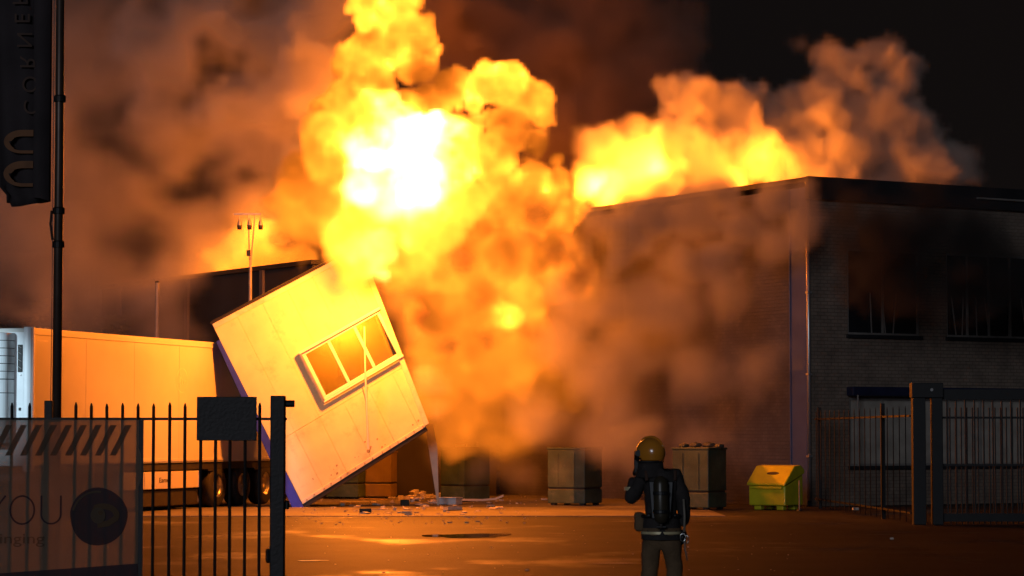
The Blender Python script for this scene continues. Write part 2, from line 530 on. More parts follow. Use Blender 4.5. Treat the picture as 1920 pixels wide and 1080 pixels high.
for x in (8.72, 11.4, 13.0):
    MB().b2(x, x + .35, .02, .30, .88, .925).build('mudguard', M['chassis'], tr)
# faint round sticker and scuffs on the side
st = MB()
for k in range(32):
    a0, a1 = 2 * math.pi * k / 32, 2 * math.pi * (k + 1) / 32
    st.add([(7.2 + r * math.cos(a), -.003, 3.02 + r * math.sin(a)) for (r, a) in ((.30, a0), (.30, a1), (.27, a1), (.27, a0))], [(0, 1, 2, 3)])
for k in range(5):
    st.b2(7.0 + k * .09, 7.05 + k * .09, -.004, -.001, 2.95 + .03 * math.sin(k * 2), 3.07 + .05 * math.cos(k))
faint = mat('faded_print', (.58, .54, .49), .5)
st.build('faded_sticker', faint, tr)
MB().b2(.25, .75, -.004, -.001, 3.70, 3.73).build('marking', faint, tr)

# ------------------------------------------------------------------ tilted cabin
BL = W(567, 943, 62.0)
cab = thing('site_cabin', 'pale site cabin tipped on its corner against the white trailer, lit yellow by flames', 'cabin', (BL.x, BL.y, BL.z - .03))
cab.rotation_mode = 'YXZ'
Rc = Matrix.Rotation(.10, 3, 'Z') @ Matrix.Rotation(.06, 3, 'X') @ Matrix.Rotation(-.468, 3, 'Y')
cab.rotation_mode = 'QUATERNION'; cab.rotation_quaternion = Rc.to_quaternion()
CH, CD = 4.86, 2.5
def cw(z): return 3.50 + .42 * z / CH          # buckled outline: wider towards the roof
def quadprism(x0b, x1b, x0t, x1t, z0, z1, y0, y1):
    return MB().add([(x0b, y0, z0), (x1b, y0, z0), (x1t, y0, z1), (x0t, y0, z1), (x0b, y1, z0), (x1b, y1, z0), (x1t, y1, z1), (x0t, y1, z1)],
                    [(0, 1, 2, 3), (7, 6, 5, 4), (0, 4, 5, 1), (3, 2, 6, 7), (1, 5, 6, 2), (0, 3, 7, 4)])
wx0, wx1, wz0, wz1 = 1.60, 3.74, 1.90, 3.20
# shell behind the panels
quadprism(.03, cw(0) - .03, .03, cw(CH) - .03, .02, CH - .02, CD - .1, CD).build('back_wall', M['cabin'], cab)
quadprism(.02, .08, .02, .08, .02, CH - .02, .05, CD - .11).build('side_wall', M['cabframe'], cab)
quadprism(cw(0) - .10, cw(0) - .03, cw(CH) - .10, cw(CH) - .03, .02, CH - .02, .05, CD - .11).build('side_wall', M['cabin'], cab)
quadprism(0, cw(0), 0, cw(0), -.12, .0, .0, CD).build('floor', M['chassis'], cab, bevel=.01)
quadprism(-.03, cw(CH) + .03, -.03, cw(CH) + .03, CH, CH + .06, -.05, CD + .03).build('roof', M['chassis'], cab, bevel=.01)
cols = [0, .62, 1.30, 1.98, 2.66, 3.34, 9]
rows = [(0.0, 1.60), (1.605, CH)]
def clipx(x, z): return min(x, cw(z))
for (z0, z1) in rows:
    for i in range(6):
        a, b = cols[i] + .0025, cols[i + 1] - .0025
        segs = [(z0, z1)]
        if z0 > 1 and a < wx1 and b > wx0:
            segs = [(z0, wz0 + .02), (wz1 - .02, z1)]
        for (s0, s1) in segs:
            if s1 - s0 < .03: continue
            quadprism(clipx(a, s0), clipx(b, s0), clipx(a, s1), clipx(b, s1), s0 + .002, s1 - .002, 0, .045).build('wall_panel', M['cabin'], cab, bevel=.002)
        if len(segs) == 2:
            if a < wx0: quadprism(a, wx0 + .02, a, wx0 + .02, wz0 + .02, wz1 - .02, 0, .045).build('wall_panel', M['cabin'], cab)
            if b > wx1: quadprism(wx1 - .02, clipx(b, wz0), wx1 - .02, clipx(b, wz1), wz0 + .02, wz1 - .02, 0, .045).build('wall_panel', M['cabin'], cab)
# frames: blue corner post on the left, pale frame on the right and along the base
quadprism(-.26, -.002, -.10, -.002, -.10, CH - .42, -.04, .45).build('corner_post', M['blue'], cab, bevel=.01)
quadprism(cw(0) - .02, cw(0) + .10, cw(CH) - .02, cw(CH) + .12, .03, CH - .005, -.07, .10).build('corner_post', M['cabframe'], cab, bevel=.01)
quadprism(0.01, cw(0) - .03, 0.01, cw(0) - .03, -.002, .09, -.025, -.001).build('base_rail', M['cabframe'], cab, bevel=.006)
quadprism(0.01, cw(CH) - .03, 0.01, cw(CH) - .03, CH - .13, CH - .002, -.03, -.001).build('top_rail', M['cabframe'], cab, bevel=.006)
# window with three panes
fr = MB()
t = .085
fr.b2(wx0, wx1, -.06, .06, wz0, wz0 + t); fr.b2(wx0, wx1, -.06, .06, wz1 - t, wz1)
fr.b2(wx0, wx0 + t, -.058, .062, wz0 + t, wz1 - t); fr.b2(wx1 - t, wx1, -.058, .062, wz0 + t, wz1 - t)
pw = (wx1 - wx0) / 3
for k in (1, 2):
    fr.b2(wx0 + k * pw - .04, wx0 + k * pw + .04, -.055, .058, wz0 + t, wz1 - t)
win = fr.build('window', M['upvc'], cab, bevel=.012)
for k in range(3):
    MB().b2(wx0 + k * pw + .04, wx0 + (k + 1) * pw - .04, .0, .008, wz0 + t - .01, wz1 - t + .01).build('pane', M['glass'], win)
sh = MB().b2(wx0 - .07, wx0 - .002, -.11, -.001, wz0 - .02, wz1 + .02)
sh.build('shutter_guide', M['alu'], win, bevel=.01)
MB().b2(wx0 - .05, wx1 + .05, -.12, -.061, wz1 - .01, wz1 + .06).build('shutter_box', M['upvc'], win, bevel=.01)
MB().b2(wx0 - .04, wx1 + .04, -.11, -.061, wz0 - .05, wz0 - .001).build('sill', M['upvc'], win, bevel=.008)
# bolts and scorched chips along the base rail
for k in range(15):
    x = .15 + k * .235 + rnd.uniform(-.03, .03)
    MB().lathe((0, 0, 0), [(.001, -.012), (.018, -.012), (.02, 0)], 'y', 8).build('bolt', M['wood'], cab, loc=(x, -.026, .045 + rnd.uniform(-.015, .03)))
for k in range(16):
    x, z_ = rnd.uniform(.1, 3.4), abs(rnd.gauss(0, .18)) + .1
    s_ = rnd.uniform(.02, .06)
    MB().add([(x, -.004, z_), (x + s_, -.004, z_ + s_ * .3), (x + s_ * .8, -.004, z_ + s_), (x + .1 * s_, -.004, z_ + s_ * .9)], [(0, 1, 2, 3)]).build('paint_chip', M['wood'], cab)
for o_ in cab.children_recursive:
    sh_ = lambda x, z: .095 * x * (1 - .75 * z / CH)
    if o_.location.length > 0:
        o_.location.z += sh_(o_.location.x, o_.location.z)
    else:
        for v in o_.data.vertices:
            v.co.z += sh_(v.co.x, v.co.z)
# antenna bars hanging straight down from the window
hb = thing('hanging_bars', 'thin pair of metal bars hanging down from the tilted cabin window', 'bars', W(688, 845, 60.9))
base = W(688, 845, 60.9)
lb = lambda px, py, d=60.9: W(px, py, d) - base
MB().tube([lb(683, 612), lb(685, 700), lb(691, 842)], [.018, .022, .03], 8).build('bar', M['upvc'], hb)
MB().tube([lb(679, 725), lb(686, 752), lb(690, 842)], .014, 8).build('bar', M['alu'], hb)
MB().tube([lb(688, 725), lb(688, 760)], .012, 8).build('bar', M['alu'], hb)
MB().lathe(lb(691, 845), [(.001, -.05), (.045, -.04), (.045, .02), (.001, .03)], 'z', 12).build('foot', M['wood'], hb)

lean = thing('leaning_board', 'tall narrow white board leaning under the right corner of the cabin', 'board', (W(820, 912, 63.6).x, 63.6, 0))
lb2 = lean.location.copy(); dl = lb2.y
q = [W(797, 797, dl) - lb2, W(812, 795, dl) - lb2, W(820, 840, dl) - lb2, W(823, 947, dl) - lb2, W(820, 947, dl) - lb2]
for p in q[3:]: p.z = 0
MB().add([(p.x, 0, p.z) for p in q] + [(p.x, .05, p.z) for p in q],
         [(0, 1, 2, 3, 4), (9, 8, 7, 6, 5)] + [(i, (i + 1) % 5, 5 + (i + 1) % 5, 5 + i) for i in range(5)]).build('panel', M['board'], lean)

# ------------------------------------------------------------------ containers and bins
def container(px, py, rz, m, label, w=.92, d=.92, h=1.38, load=None, seed=1, cat='container', kind='waste_container'):
    r_ = random.Random(seed)
    c = G(px, py)
    t = thing(kind, label, cat, (c.x, c.y, 0), rz, 'square containers along the yard')
    MB().b2(-w / 2, w / 2, -d / 2, d / 2, .05, .40).build('base', m, t, bevel=.02)
    MB().b2(-w / 2 + .03, w / 2 - .03, -d / 2 + .03, d / 2 - .03, .39, .445).build('joint', M['dark'], t)
    MB().b2(-w / 2, w / 2, -d / 2, d / 2, .44, h).build('body', m, t, bevel=.02)
    MB().b2(-w / 2 - .02, w / 2 + .02, -d / 2 - .02, d / 2 + .02, h + .001, h + .05).build('lid', m, t, bevel=.012)
    for sx in (-1, 1):
        for sy in (-1, 1):
            MB().b2(sx * (w / 2 - .12) - .06, sx * (w / 2 - .12) + .06, sy * (d / 2 - .12) - .06, sy * (d / 2 - .12) + .06, 0, .05).build('foot', M['dark'], t)
    for k in (-1, 1):
        MB().b2(k * w * .22 - .012, k * w * .22 + .012, -d / 2 - .012, -d / 2 - .001, .5, h - .08).build('rib', m, t)
    return t, h + .05
cA, hA = container(872, 940, math.radians(-46), M['green'], 'dark green container standing right of the cabin, beside the leaning board')
cB, hB = container(1078, 947, math.radians(-30), M['green'], 'dim green container half lost in orange smoke, middle of the yard', w=1.05)
cC, hC = container(1312, 955, math.radians(-32), M['green'], 'dark green container behind the firefighter, piled with waste sacks', w=.95, h=1.40)
cD, _ = container(708, 934, math.radians(-8), M['ochre'], 'ochre yellow container seen under the raised side of the cabin', h=1.25)
cE, _ = container(650, 935, math.radians(-12), M['green'], 'dark container under the cabin, left of the ochre one', h=1.2)
def sack(px, py, z, r, label, m):
    c = G(px, py); bm = bmesh.new()
    bmesh.ops.create_icosphere(bm, subdivisions=3, radius=r)
    for v in bm.verts:
        n = v.co.normalized()
        k = 1 + .22 * math.sin(n.x * 7 + px) * math.cos(n.y * 6 + py) + .1 * math.sin(n.z * 13)
        v.co = v.co * k; v.co.z *= .5
    me = bpy.data.meshes.new('waste_sack'); bm.to_mesh(me); bm.free(); me.materials.append(m)
    o = bpy.data.objects.new('waste_sack', me); COL.objects.link(o); o.location = (c.x, c.y, z + r * .38)
    for p in me.polygons: p.use_smooth = True
    return tag(o, label, 'sack', 'sacks on the green container')
sk = mat('sack_dark', (.05, .055, .045), .6, 0, .4, 6, .5)
sack(1283, 955, hC, .11, 'dark sack at the left end of the pile on the container', sk)
sack(1305, 952, hC, .13, 'dark sack left of centre on top of the green container', sk)
sack(1330, 952, hC, .14, 'dark sack right of centre on top of the green container', sk)
sack(1350, 957, hC, .10, 'small dark sack at the right end of the pile on the container', sk)
tag(MB().box((0, 0, 0), (.32, .2, .06)).build('rubble_lump', M['rubble'], loc=(cA.location.x - .1, cA.location.y, hA + .035)), 'pale flat lump lying on top of the container beside the cabin', 'rubble')
tag(MB().lathe((0, 0, 0), [(.001, 0), (.06, 0), (.05, .12), (.001, .14)], 'z', 8).build('rubble_lump', M['rubble'], loc=(cA.location.x + .33, cA.location.y + .05, hA)), 'small upright pale lump on the right of that container top', 'rubble')

c = G(1458, 956)
gb = thing('grit_bin', 'bright yellow grit bin with sloping lid, by the warehouse corner', 'grit bin', (c.x, c.y + .35, 0), math.radians(-36))
bw = .98
MB().prism([(-.42, .10), (.42, .10), (.42, .82), (-.42, .55)], 0, -bw / 2, bw / 2).build('tub', M['yellow'], gb, bevel=.03)
MB().prism([(-.47, .56), (.45, .84), (.45, .93), (.28, 1.04), (-.02, 1.02), (-.47, .62)], 0, -bw / 2 - .03, bw / 2 + .03).build('lid', M['yellow'], gb, bevel=.025)
MB().prism([(-.49, .49), (-.43, .49), (-.43, .545), (-.49, .545)], 0, -bw / 2 + .06, bw / 2 - .06).build('handle_ledge', M['yellow'], gb, bevel=.008)
nrm = Vector((0, -.40, .45)).normalized()
ov = MB()
ctr = Vector((.05, -.22, .845)); tx = Vector((1, 0, 0)); ty = Vector((0, .45, .40)).normalized()
ring = [ctr + tx * .16 * math.cos(a) + ty * .045 * math.sin(a) + nrm * .012 for a in [2 * math.pi * k / 20 for k in range(20)]]
ov.add(ring + [p - nrm * .03 for p in ring], [tuple(range(20))] + [(k, (k + 1) % 20, 20 + (k + 1) % 20, 20 + k) for k in range(20)])
ov.build('hand_slot', M['dark'], gb)
for sx in (-.3, .3):
    for sy in (-.26, .26):
        MB().b2(sx - .09, sx + .09, sy - .08, sy + .08, 0, .10).build('foot', M['yellow'], gb, bevel=.01)
mk = G(1499, 958)
mp_ = thing('marker_post', 'thin pale marker post standing right against the yellow grit bin', 'post', (mk.x, mk.y, 0))
MB().tube([(0, 0, 0), (0, 0, .70)], .016, 8).build('pole', M['winframe'], mp_)
MB().lathe((0, 0, 0), [(.07, 0), (.06, .03), (.001, .035)], 'z', 12).build('base_plate', M['dark'], mp_)

# debris
def debris(name, px, py, size, m, label, cat, rz=0, ry=0, z=0, d=None, bevel=.004):
    c = G(px, py); o = MB().box((0, 0, 0), size).build(name, m, bevel=bevel)
    o.location = (c.x, c.y, size[2] / 2 + .006 + z + abs(math.sin(ry)) * size[0] / 2)
    o.rotation_euler = (0, ry, rz)
    return tag(o, label, cat)
pol = mat('foam_block', (.62, .68, .74), .8, 0, .12, 6, .3)
bxw = thing('foam_box', 'pale blue-white foam box lying in front of the green container', 'box', G(845, 946), math.radians(-28))
MB().b2(-.24, .24, -.17, .17, .006, .145).build('body', pol, bxw, bevel=.015)
MB().b2(-.25, .25, -.18, .18, .147, .185).build('lid', pol, bxw, bevel=.012)
strip = thing('bent_strip', 'long pale bent strip lying right of the foam box', 'strip', G(905, 942))
sb = strip.location.copy()
pts = [W(865, 939, sb.y) - sb, W(905, 939.5, sb.y) - sb, W(930, 937, sb.y) - sb, W(944, 931, sb.y) - sb]
s2 = MB()
for i in range(3):
    a, b = pts[i], pts[i + 1]
    s2.add([(a.x, 0, a.z), (b.x, 0, b.z), (b.x, 0, b.z + .05), (a.x, 0, a.z + .05), (a.x, .12, a.z), (b.x, .12, b.z), (b.x, .12, b.z + .05), (a.x, .12, a.z + .05)],
           [(0, 1, 2, 3), (7, 6, 5, 4), (0, 4, 5, 1), (3, 2, 6, 7)])
s2.build('trim', M['board'], strip)
debris('plank', 672, 942, (.95, .14, .03), M['board'], 'long pale plank on the ground under the cabin', 'plank', .08)
debris('plank', 700, 938, (.75, .10, .03), M['wood'], 'brown plank lying across behind the pale one under the cabin', 'plank', -.15, .03)
debris('plank', 655, 945, (.40, .07, .02), M['wood'], 'short brown splinter left of the pale plank', 'plank', .3)
debris('black_block', 685, 962, (.26, .16, .10), M['dark'], 'flat black block alone on the orange-lit yard', 'block', .1)
debris('black_block', 759, 948, (.17, .15, .14), mat('teal_dark', (.03, .06, .06), .5), 'dark teal cube between the planks and the foam box', 'block', .5)
debris('stone', 740, 957, (.07, .06, .07), M['rubble'], 'small pale stone between the black block and the teal cube', 'stone', .4)
debris('stone', 856, 957, (.28, .12, .03), M['rubble'], 'flat pale slab in front of the foam box', 'stone', .1)
debris('stone', 833, 960, (.06, .05, .05), M['rubble'], 'small pale stone left of the flat slab', 'stone', .2)
rb = MB(); rr = random.Random(5)
for k in range(90):
    px = rr.gauss(795, 28); py = rr.uniform(927, 945)
    c = G(px, py); s_ = abs(rr.gauss(.05, .04)) + .02
    R = Matrix.Rotation(rr.uniform(0, 3), 3, 'Z') @ Matrix.Rotation(rr.uniform(-.6, .6), 3, 'X')
    hgt = max(0, .16 - abs(px - 790) * .004) * rr.random()
    rb.box((c.x, c.y, s_ * .4 + hgt), (s_ * rr.uniform(.8, 2.2), s_, s_ * rr.uniform(.3, .9)), R)
o = rb.build('rubble_heap', M['rubble']); tag(o, 'low heap of pale broken rubble under the raised cabin corner', 'rubble', kind='stuff')
rb = MB()
for k in range(220):
    c = G(rr.uniform(540, 1010), rr.uniform(928, 985)); s_ = abs(rr.gauss(.0, .018)) + .008
    R = Matrix.Rotation(rr.uniform(0, 3), 3, 'Z')
    rb.box((c.x, c.y, s_ * .25 + .004), (s_ * rr.uniform(.8, 2), s_, s_ * .5), R)
for k in range(90):
    c = G(rr.uniform(500, 1500), rr.uniform(985, 1075)); s_ = abs(rr.gauss(.0, .008)) + .005
    rb.box((c.x, c.y, s_ * .25), (s_ * 1.5, s_, s_ * .5), Matrix.Rotation(rr.uniform(0, 3), 3, 'Z'))
for k in range(110):
    c = G(rr.gauss(790, 90), rr.uniform(930, 966)); s_ = abs(rr.gauss(.0, .045)) + .02
    rb.box((c.x, c.y, s_ * .3 + .004), (s_ * rr.uniform(.8, 3.5), s_ * rr.uniform(.6, 1.4), s_ * rr.uniform(.2, .7)), Matrix.Rotation(rr.uniform(0, 3), 3, 'Z') @ Matrix.Rotation(rr.uniform(-.3, .3), 3, 'X'))
o = rb.build('litter', M['rubble']); tag(o, 'small scraps and grit scattered over the yard', 'litter', kind='stuff')
# litter near the far fence
tri = thing('white_panel_scrap', 'small white triangular scrap leaning at the foot of the right fence', 'scrap', G(1677, 944))
MB().add([(-.16, 0, .18), (.10, 0, .40), (.10, 0, .02), (-.16, .02, .18), (.10, .02, .40), (.10, .02, .02)], [(0, 1, 2), (5, 4, 3), (0, 3, 4, 1), (1, 4, 5, 2), (0, 2, 5, 3)]).build('sheet', M['reefer'], tri)
debris('stone', 1604, 957, (.14, .07, .06), M['rubble'], 'pale lump on the ground at the left of the fence foot', 'stone', .2)
debris('stone', 1672, 1012, (.06, .04, .03), M['rubble'], 'tiny pale pebble on the dark road at right', 'stone')

# ------------------------------------------------------------------ things behind the cabin
bb = thing('rear_building', 'dark flat-roofed building behind the tilted cabin, in brown smoke', 'building', W(585, 600, 76))
rbm = mat('sooty_wall', (.035, .03, .028), .9, 0, .3, 1)
def bz(px, py, d): return W(px, py, d)
pA, pB = bz(585, 487, 70.5), bz(392, 522, 76.0)
bb.location = (pA.x, pA.y, 0)
dirb = Vector((pB.x - pA.x, pB.y - pA.y, 0)); Lb = dirb.length; dirb.normalize()
bb.rotation_euler[2] = math.atan2(dirb.y, dirb.x)
HB = pA.z
MB().b2(0, Lb + 8, -6, -.02, 0, HB - .12).build('wall', rbm, bb)
MB().b2(-.05, Lb + 8.05, -6.1, .05, HB - .12, HB).build('roof_edge', M['fascia'], bb)
for k in range(4):
    MB().b2(2.9 + k * 5, 3.1 + k * 5, -.019, .06, 0, HB - .13).build('pilaster', M['trim'], bb)

mc = W(469, 570, 69)
mast = thing('light_mast', 'thin floodlight mast with three hanging lamps behind the cabin', 'lamp post', (mc.x, mc.y, 0))
zt = lambda py: W(469, py, 69).z
sx = 4800 / 69
MB().tube([(0, 0, 0), (0, 0, zt(500))], [.07, .045], 10).build('pole', M['galv'], mast)
MB().tube([(0, 0, zt(502)), (-.03, 0, zt(470)), (-.06, 0, zt(403))], .022, 8).build('stay', M['galv'], mast)
MB().tube([(0.01, 0, zt(502)), (.05, 0, zt(460)), (.12, 0, zt(403))], .022, 8).build('stay', M['galv'], mast)
MB().b2(-.45, .28, -.03, .03, zt(403), zt(400)).build('crossbar', M['galv'], mast)
MB().b2(-.10, .0, -.06, .06, zt(480), zt(469)).build('junction_box', M['dark'], mast)
for x in (-.30, -.03, .27):
    l_ = MB().lathe((x, 0, zt(430)), [(.001, 0), (.055, .02), (.065, .12), (.05, .20), (.02, .27), (.015, .36)], 'z', 14).build('lamp_head', M['galv'], mast, smooth=True)
    MB().lathe((x, 0, zt(430)), [(.001, -.012), (.058, .0), (.068, .10), (.0661, .11)], 'z', 14).build('lens', M['dark'], l_, smooth=True)
mc2 = W(294, 630, 74)
pl = thing('street_pole', 'plain grey pole rising behind the white trailer roof', 'pole', (mc2.x, mc2.y, 0))
MB().tube([(0, 0, 0), (0, 0, W(294, 530, 74).z)], [.09, .06], 10).build('shaft', M['galv'], pl)
MB().lathe((0, 0, W(294, 530, 74).z), [(.06, 0), (.07, .03), (.001, .06)], 'z', 10).build('cap', M['dark'], pl)

# shrubs in the smoke behind the trailer
def shrub(px, py_top, d, w, label, seed):
    r_ = random.Random(seed)
    top = W(px, py_top, d)
    t = thing('tree', label, 'tree', (top.x, top.y, 0), 0, 'trees behind the trailer')
    hgt = top.z
    MB().tube([(0, 0, 0), (.1, 0, hgt * .4), (-.05, .1, hgt * .75)], [.14, .10, .05], 8).build('trunk', M['bark'], t)
    lf = MB()
    for k in range(2600):
        u, v, q = r_.gauss(0, .42), r_.gauss(0, .42), r_.random()
        rad = (1 - (2 * q - .9) ** 2 * .6)
        p = Vector((u * w * rad * .8, v * w * rad * .6, hgt * (.32 + .66 * q)))
        s_ = r_.uniform(.06, .16)
        R = Matrix.Rotation(r_.uniform(0, 6), 3, 'Z') @ Matrix.Rotation(r_.uniform(0, 3), 3, 'X')
        lf.add([p + R @ Vector((-s_, 0, 0)), p + R @ Vector((0, s_ * .5, 0)), p + R @ Vector((s_, 0, 0)), p + R @ Vector((0, -s_ * .5, 0))], [(0, 1, 2, 3)])
    lf.build('crown', M['leaf'], t)
shrub(90, 555, 80, 1.9, 'dark tree at the far left behind the flag pole', 1)
shrub(215, 585, 81, 1.6, 'low dark tree between the flag pole and the grey pole', 2)
shrub(335, 560, 82, 1.6, 'dark tree just right of the plain grey pole', 3)
shrub(-40, 570, 81, 1.8, 'dark tree at the frame edge above the cooling unit', 4)

# ------------------------------------------------------------------ near left fence with banner and sign
FD = 20.0
def fx(px): return W(px, 800, FD).x
def fz(py): return W(300, py, FD).z
fo = Vector((fx(520), FD, 0))
fence = thing('bar_fence', 'black metal bar fence with pointed bars at lower left, ending in a thick gate post', 'fence', fo)
bar = MB().tube([(0, 0, .08), (0, 0, fz(762)), (0, 0, fz(755))], [.0125, .0125, .004], 8)
bar_o = bar.build('bar', M['iron'], fence)
bxs = [487 - 27.7 * i for i in range(5)]
bxs += [347 - 29.3 * i for i in range(8)] + [55, 22, -8, -38, -68, -98]
first = True
for px in bxs:
    x = fx(px) - fo.x
    if first:
        bar_o.location = (x, 0, 0); first = False
    else:
        twin(bar_o, fence, (x + rnd.uniform(-.003, .003), 0, rnd.uniform(-.008, .004)))
xl, xr = fx(-140) - fo.x, fx(508) - fo.x
MB().b2(xl, fx(537) - fo.x, .014, .044, fz(788) , fz(783)).build('rail', M['iron'], fence)
MB().b2(xl, xr, .014, .054, .14, .19).build('rail', M['iron'], fence)
MB().b2(fx(80) - fo.x, fx(95) - fo.x, .056, .11, 0, fz(751)).build('post', M['iron'], fence, bevel=.004)
gp = MB().b2(fx(508) - fo.x, fx(535) - fo.x, -.06, .056, 0, fz(742)).build('gate_post', M['iron'], fence, bevel=.008)
MB().tube([(fx(533) - fo.x, 0, fz(757)), (fx(552) - fo.x, 0, fz(757))], .027, 14).build('hinge_arm', M['iron'], gp)
MB().b2(fx(535) - fo.x, fx(543) - fo.x, -.03, .03, fz(955), fz(938)).build('hinge', M['iron'], gp, bevel=.012)
lk = MB().b2(fx(500) - fo.x, fx(509) - fo.x, -.04, .04, fz(1056), fz(1028)).build('lock_case', M['iron'], gp, bevel=.018)
sg = thing('sign_board', 'plain dark rectangular sign board fixed high on the black bars', 'sign', (fx(426), FD - .035, fz(785)))
MB().b2(fx(370) - fx(426), fx(482) - fx(426), -.008, .004, fz(826) - fz(785), fz(744) - fz(785)).build('plate', M['iron'], sg, bevel=.004)
for x in (-.15, .15):
    MB().b2(x - .012, x + .012, .005, .02, -.15, .15).build('clamp', M['iron'], sg)

def cloth_mat(name, color, transp, transl):
    m = bpy.data.materials.new(name); m.use_nodes = True
    N, L = m.node_tree.nodes, m.node_tree.links; N.clear()
    out = N.new('ShaderNodeOutputMaterial')
    d = N.new('ShaderNodeBsdfDiffuse'); t = N.new('ShaderNodeBsdfTranslucent'); tp = N.new('ShaderNodeBsdfTransparent')
    tc = N.new('ShaderNodeTexCoord'); no = N.new('ShaderNodeTexNoise'); no.inputs['Scale'].default_value = 2.5
    L.new(tc.outputs['Object'], no.inputs['Vector'])
    vm = N.new('ShaderNodeVectorMath'); vm.operation = 'SCALE'; vm.inputs[0].default_value = color
    mr = N.new('ShaderNodeMapRange'); mr.inputs['To Min'].default_value = .75; mr.inputs['To Max'].default_value = 1.15
    L.new(no.outputs[0], mr.inputs[0]); L.new(mr.outputs[0], vm.inputs['Scale'])
    L.new(vm.outputs[0], d.inputs[0]); L.new(vm.outputs[0], t.inputs[0])
    m1 = N.new('ShaderNodeMixShader'); m1.inputs[0].default_value = transl
    m2 = N.new('ShaderNodeMixShader'); m2.inputs[0].default_value = transp
    L.new(d.outputs[0], m1.inputs[1]); L.new(t.outputs[0], m1.inputs[2])
    L.new(m1.outputs[0], m2.inputs[1]); L.new(tp.outputs[0], m2.inputs[2])
    L.new(m2.outputs[0], out.inputs[0])
    return m
bm_tan = cloth_mat('banner_cloth', (.40, .31, .23), .10, .6)
bm_stripe = cloth_mat('banner_stripe', (.24, .18, .13), .03, .6)
bm_dark = cloth_mat('banner_print', (.11, .085, .095), .0, .5)
bm_gold = cloth_mat('banner_gold', (.20, .13, .08), .0, .5)
ban = thing('fence_banner', 'tan cloth banner with thin YOU lettering and a round eye emblem, tied to the bars', 'banner', (fx(270), FD - .03, fz(787)))
bo = ban.location.copy()
BX = lambda px: fx(px) - bo.x
BZ = lambda py: fz(py) - bo.z
def wave(x, z): return .006 * math.sin(x * 9) + .008 * math.sin(x * 3.1 + z * 4) - .012
def sheet(x0, x1, ztop, zb0, zb1, off, m, name, n=40, parent=ban):
    mb = MB(); vs_, fs = [], []
    nz = 10
    for i in range(n + 1):
        x = x0 + (x1 - x0) * i / n; zb = zb0 + (zb1 - zb0) * i / n
        for j in range(nz + 1):
            z = zb + (ztop - zb) * j / nz
            vs_.append((x, wave(x, z) + off, z))
    for i in range(n):
        for j in range(nz):
            a = i * (nz + 1) + j
            fs.append((a, a + nz + 1, a + nz + 2, a + 1))
    return mb.add(vs_, fs).build(name, m, parent, smooth=True)
sheet(BX(-160), BX(268), BZ(787), BZ(1114), BZ(1114), 0, bm_tan, 'cloth')
MB().add([(BX(-160), -.028, BZ(1086)), (BX(262), -.028, BZ(1056)), (BX(262), -.028, BZ(1115)), (BX(-160), -.028, BZ(1115))], [(0, 1, 2, 3)]).build('hem', bm_dark, ban)
MB().b2(BX(262), BX(271), -.02, -.014, BZ(1100), BZ(788)).build('edge_band', M['iron'], ban)
for k in range(14):
    x = BX(-100 + k * 28)
    x1 = x + .13
    pts = [(x, BZ(854)), (x + .05, BZ(854)), (x + .17, BZ(797)), (x + .12, BZ(797))]
    pts = [p for p in pts]
    if pts[2][0] > BX(262): continue
    MB().add([(p[0], wave(p[0], p[1]) - .004, p[1]) for p in pts], [(0, 1, 2, 3)]).build('stripe', bm_stripe, ban)
def ribbon(pts, w, name, m=bm_dark, off=-.005, close=False):
    mb = MB(); P = [Vector((p[0], p[1])) for p in pts]
    n = len(P); L_, R_ = [], []
    for i, p in enumerate(P):
        a = P[(i - 1) % n] if close or i > 0 else p
        b = P[(i + 1) % n] if close or i < n - 1 else p
        t = (b - a).normalized(); nn = Vector((-t.y, t.x)) * w / 2
        L_.append(p + nn); R_.append(p - nn)
    vs_ = [(p.x, wave(p.x, p.y) + off, p.y) for p in L_ + R_]
    fs = [(i, (i + 1) % n, n + (i + 1) % n, n + i) for i in range(n if close else n - 1)]
    return mb.add(vs_, fs).build(name, m, ban)
def arc(cx, cz, rx, rz, a0, a1, n=28):
    return [(cx + rx * math.cos(a0 + (a1 - a0) * k / n), cz + rz * math.sin(a0 + (a1 - a0) * k / n)) for k in range(n + 1)]
pxm = 20 / 4800
ribbon(arc(BX(45.5), BZ(956), 22.5 * pxm, 26 * pxm, 0, 2 * math.pi, 32)[:-1], .014, 'letter_o', close=True)
ribbon([(BX(81), BZ(929)), (BX(81), BZ(964))] + arc(BX(99), BZ(964), 18 * pxm, 17.5 * pxm, math.pi, 2 * math.pi, 20) + [(BX(117), BZ(929))], .013, 'letter_u')
ribbon([(BX(-28), BZ(929)), (BX(-7), BZ(957))], .014, 'letter_y')
ribbon([(BX(14), BZ(929)), (BX(-7), BZ(957)), (BX(-7), BZ(982))], .014, 'letter_y')
text('bringing', .115, bm_stripe, ban, Matrix(((1, 0, 0, BX(88)), (0, 0, -1, -.026), (0, 1, 0, BZ(1010)), (0, 0, 0, 1))), align='RIGHT', ext=0, sx=1.35)
def disc(cx, cz, rx, rz, off, m, name, wob=0):
    P = [(cx + rx * (1 + wob * math.sin(3 * a + 1) + wob * .6 * math.sin(7 * a)) * math.cos(a), cz + rz * (1 + wob * math.sin(3 * a + 1) + wob * .6 * math.sin(5 * a)) * math.sin(a)) for a in [2 * math.pi * k / 40 for k in range(40)]]
    mb = MB(); vs_ = [(p[0], wave(p[0], p[1]) + off, p[1]) for p in P] + [(cx, wave(cx, cz) + off, cz)]
    return mb.add(vs_, [(k, (k + 1) % 40, 40) for k in range(40)]).build(name, m, ban)
disc(BX(188), BZ(968), 54 * pxm, 54 * pxm, -.005, bm_dark, 'eye_emblem', .015)
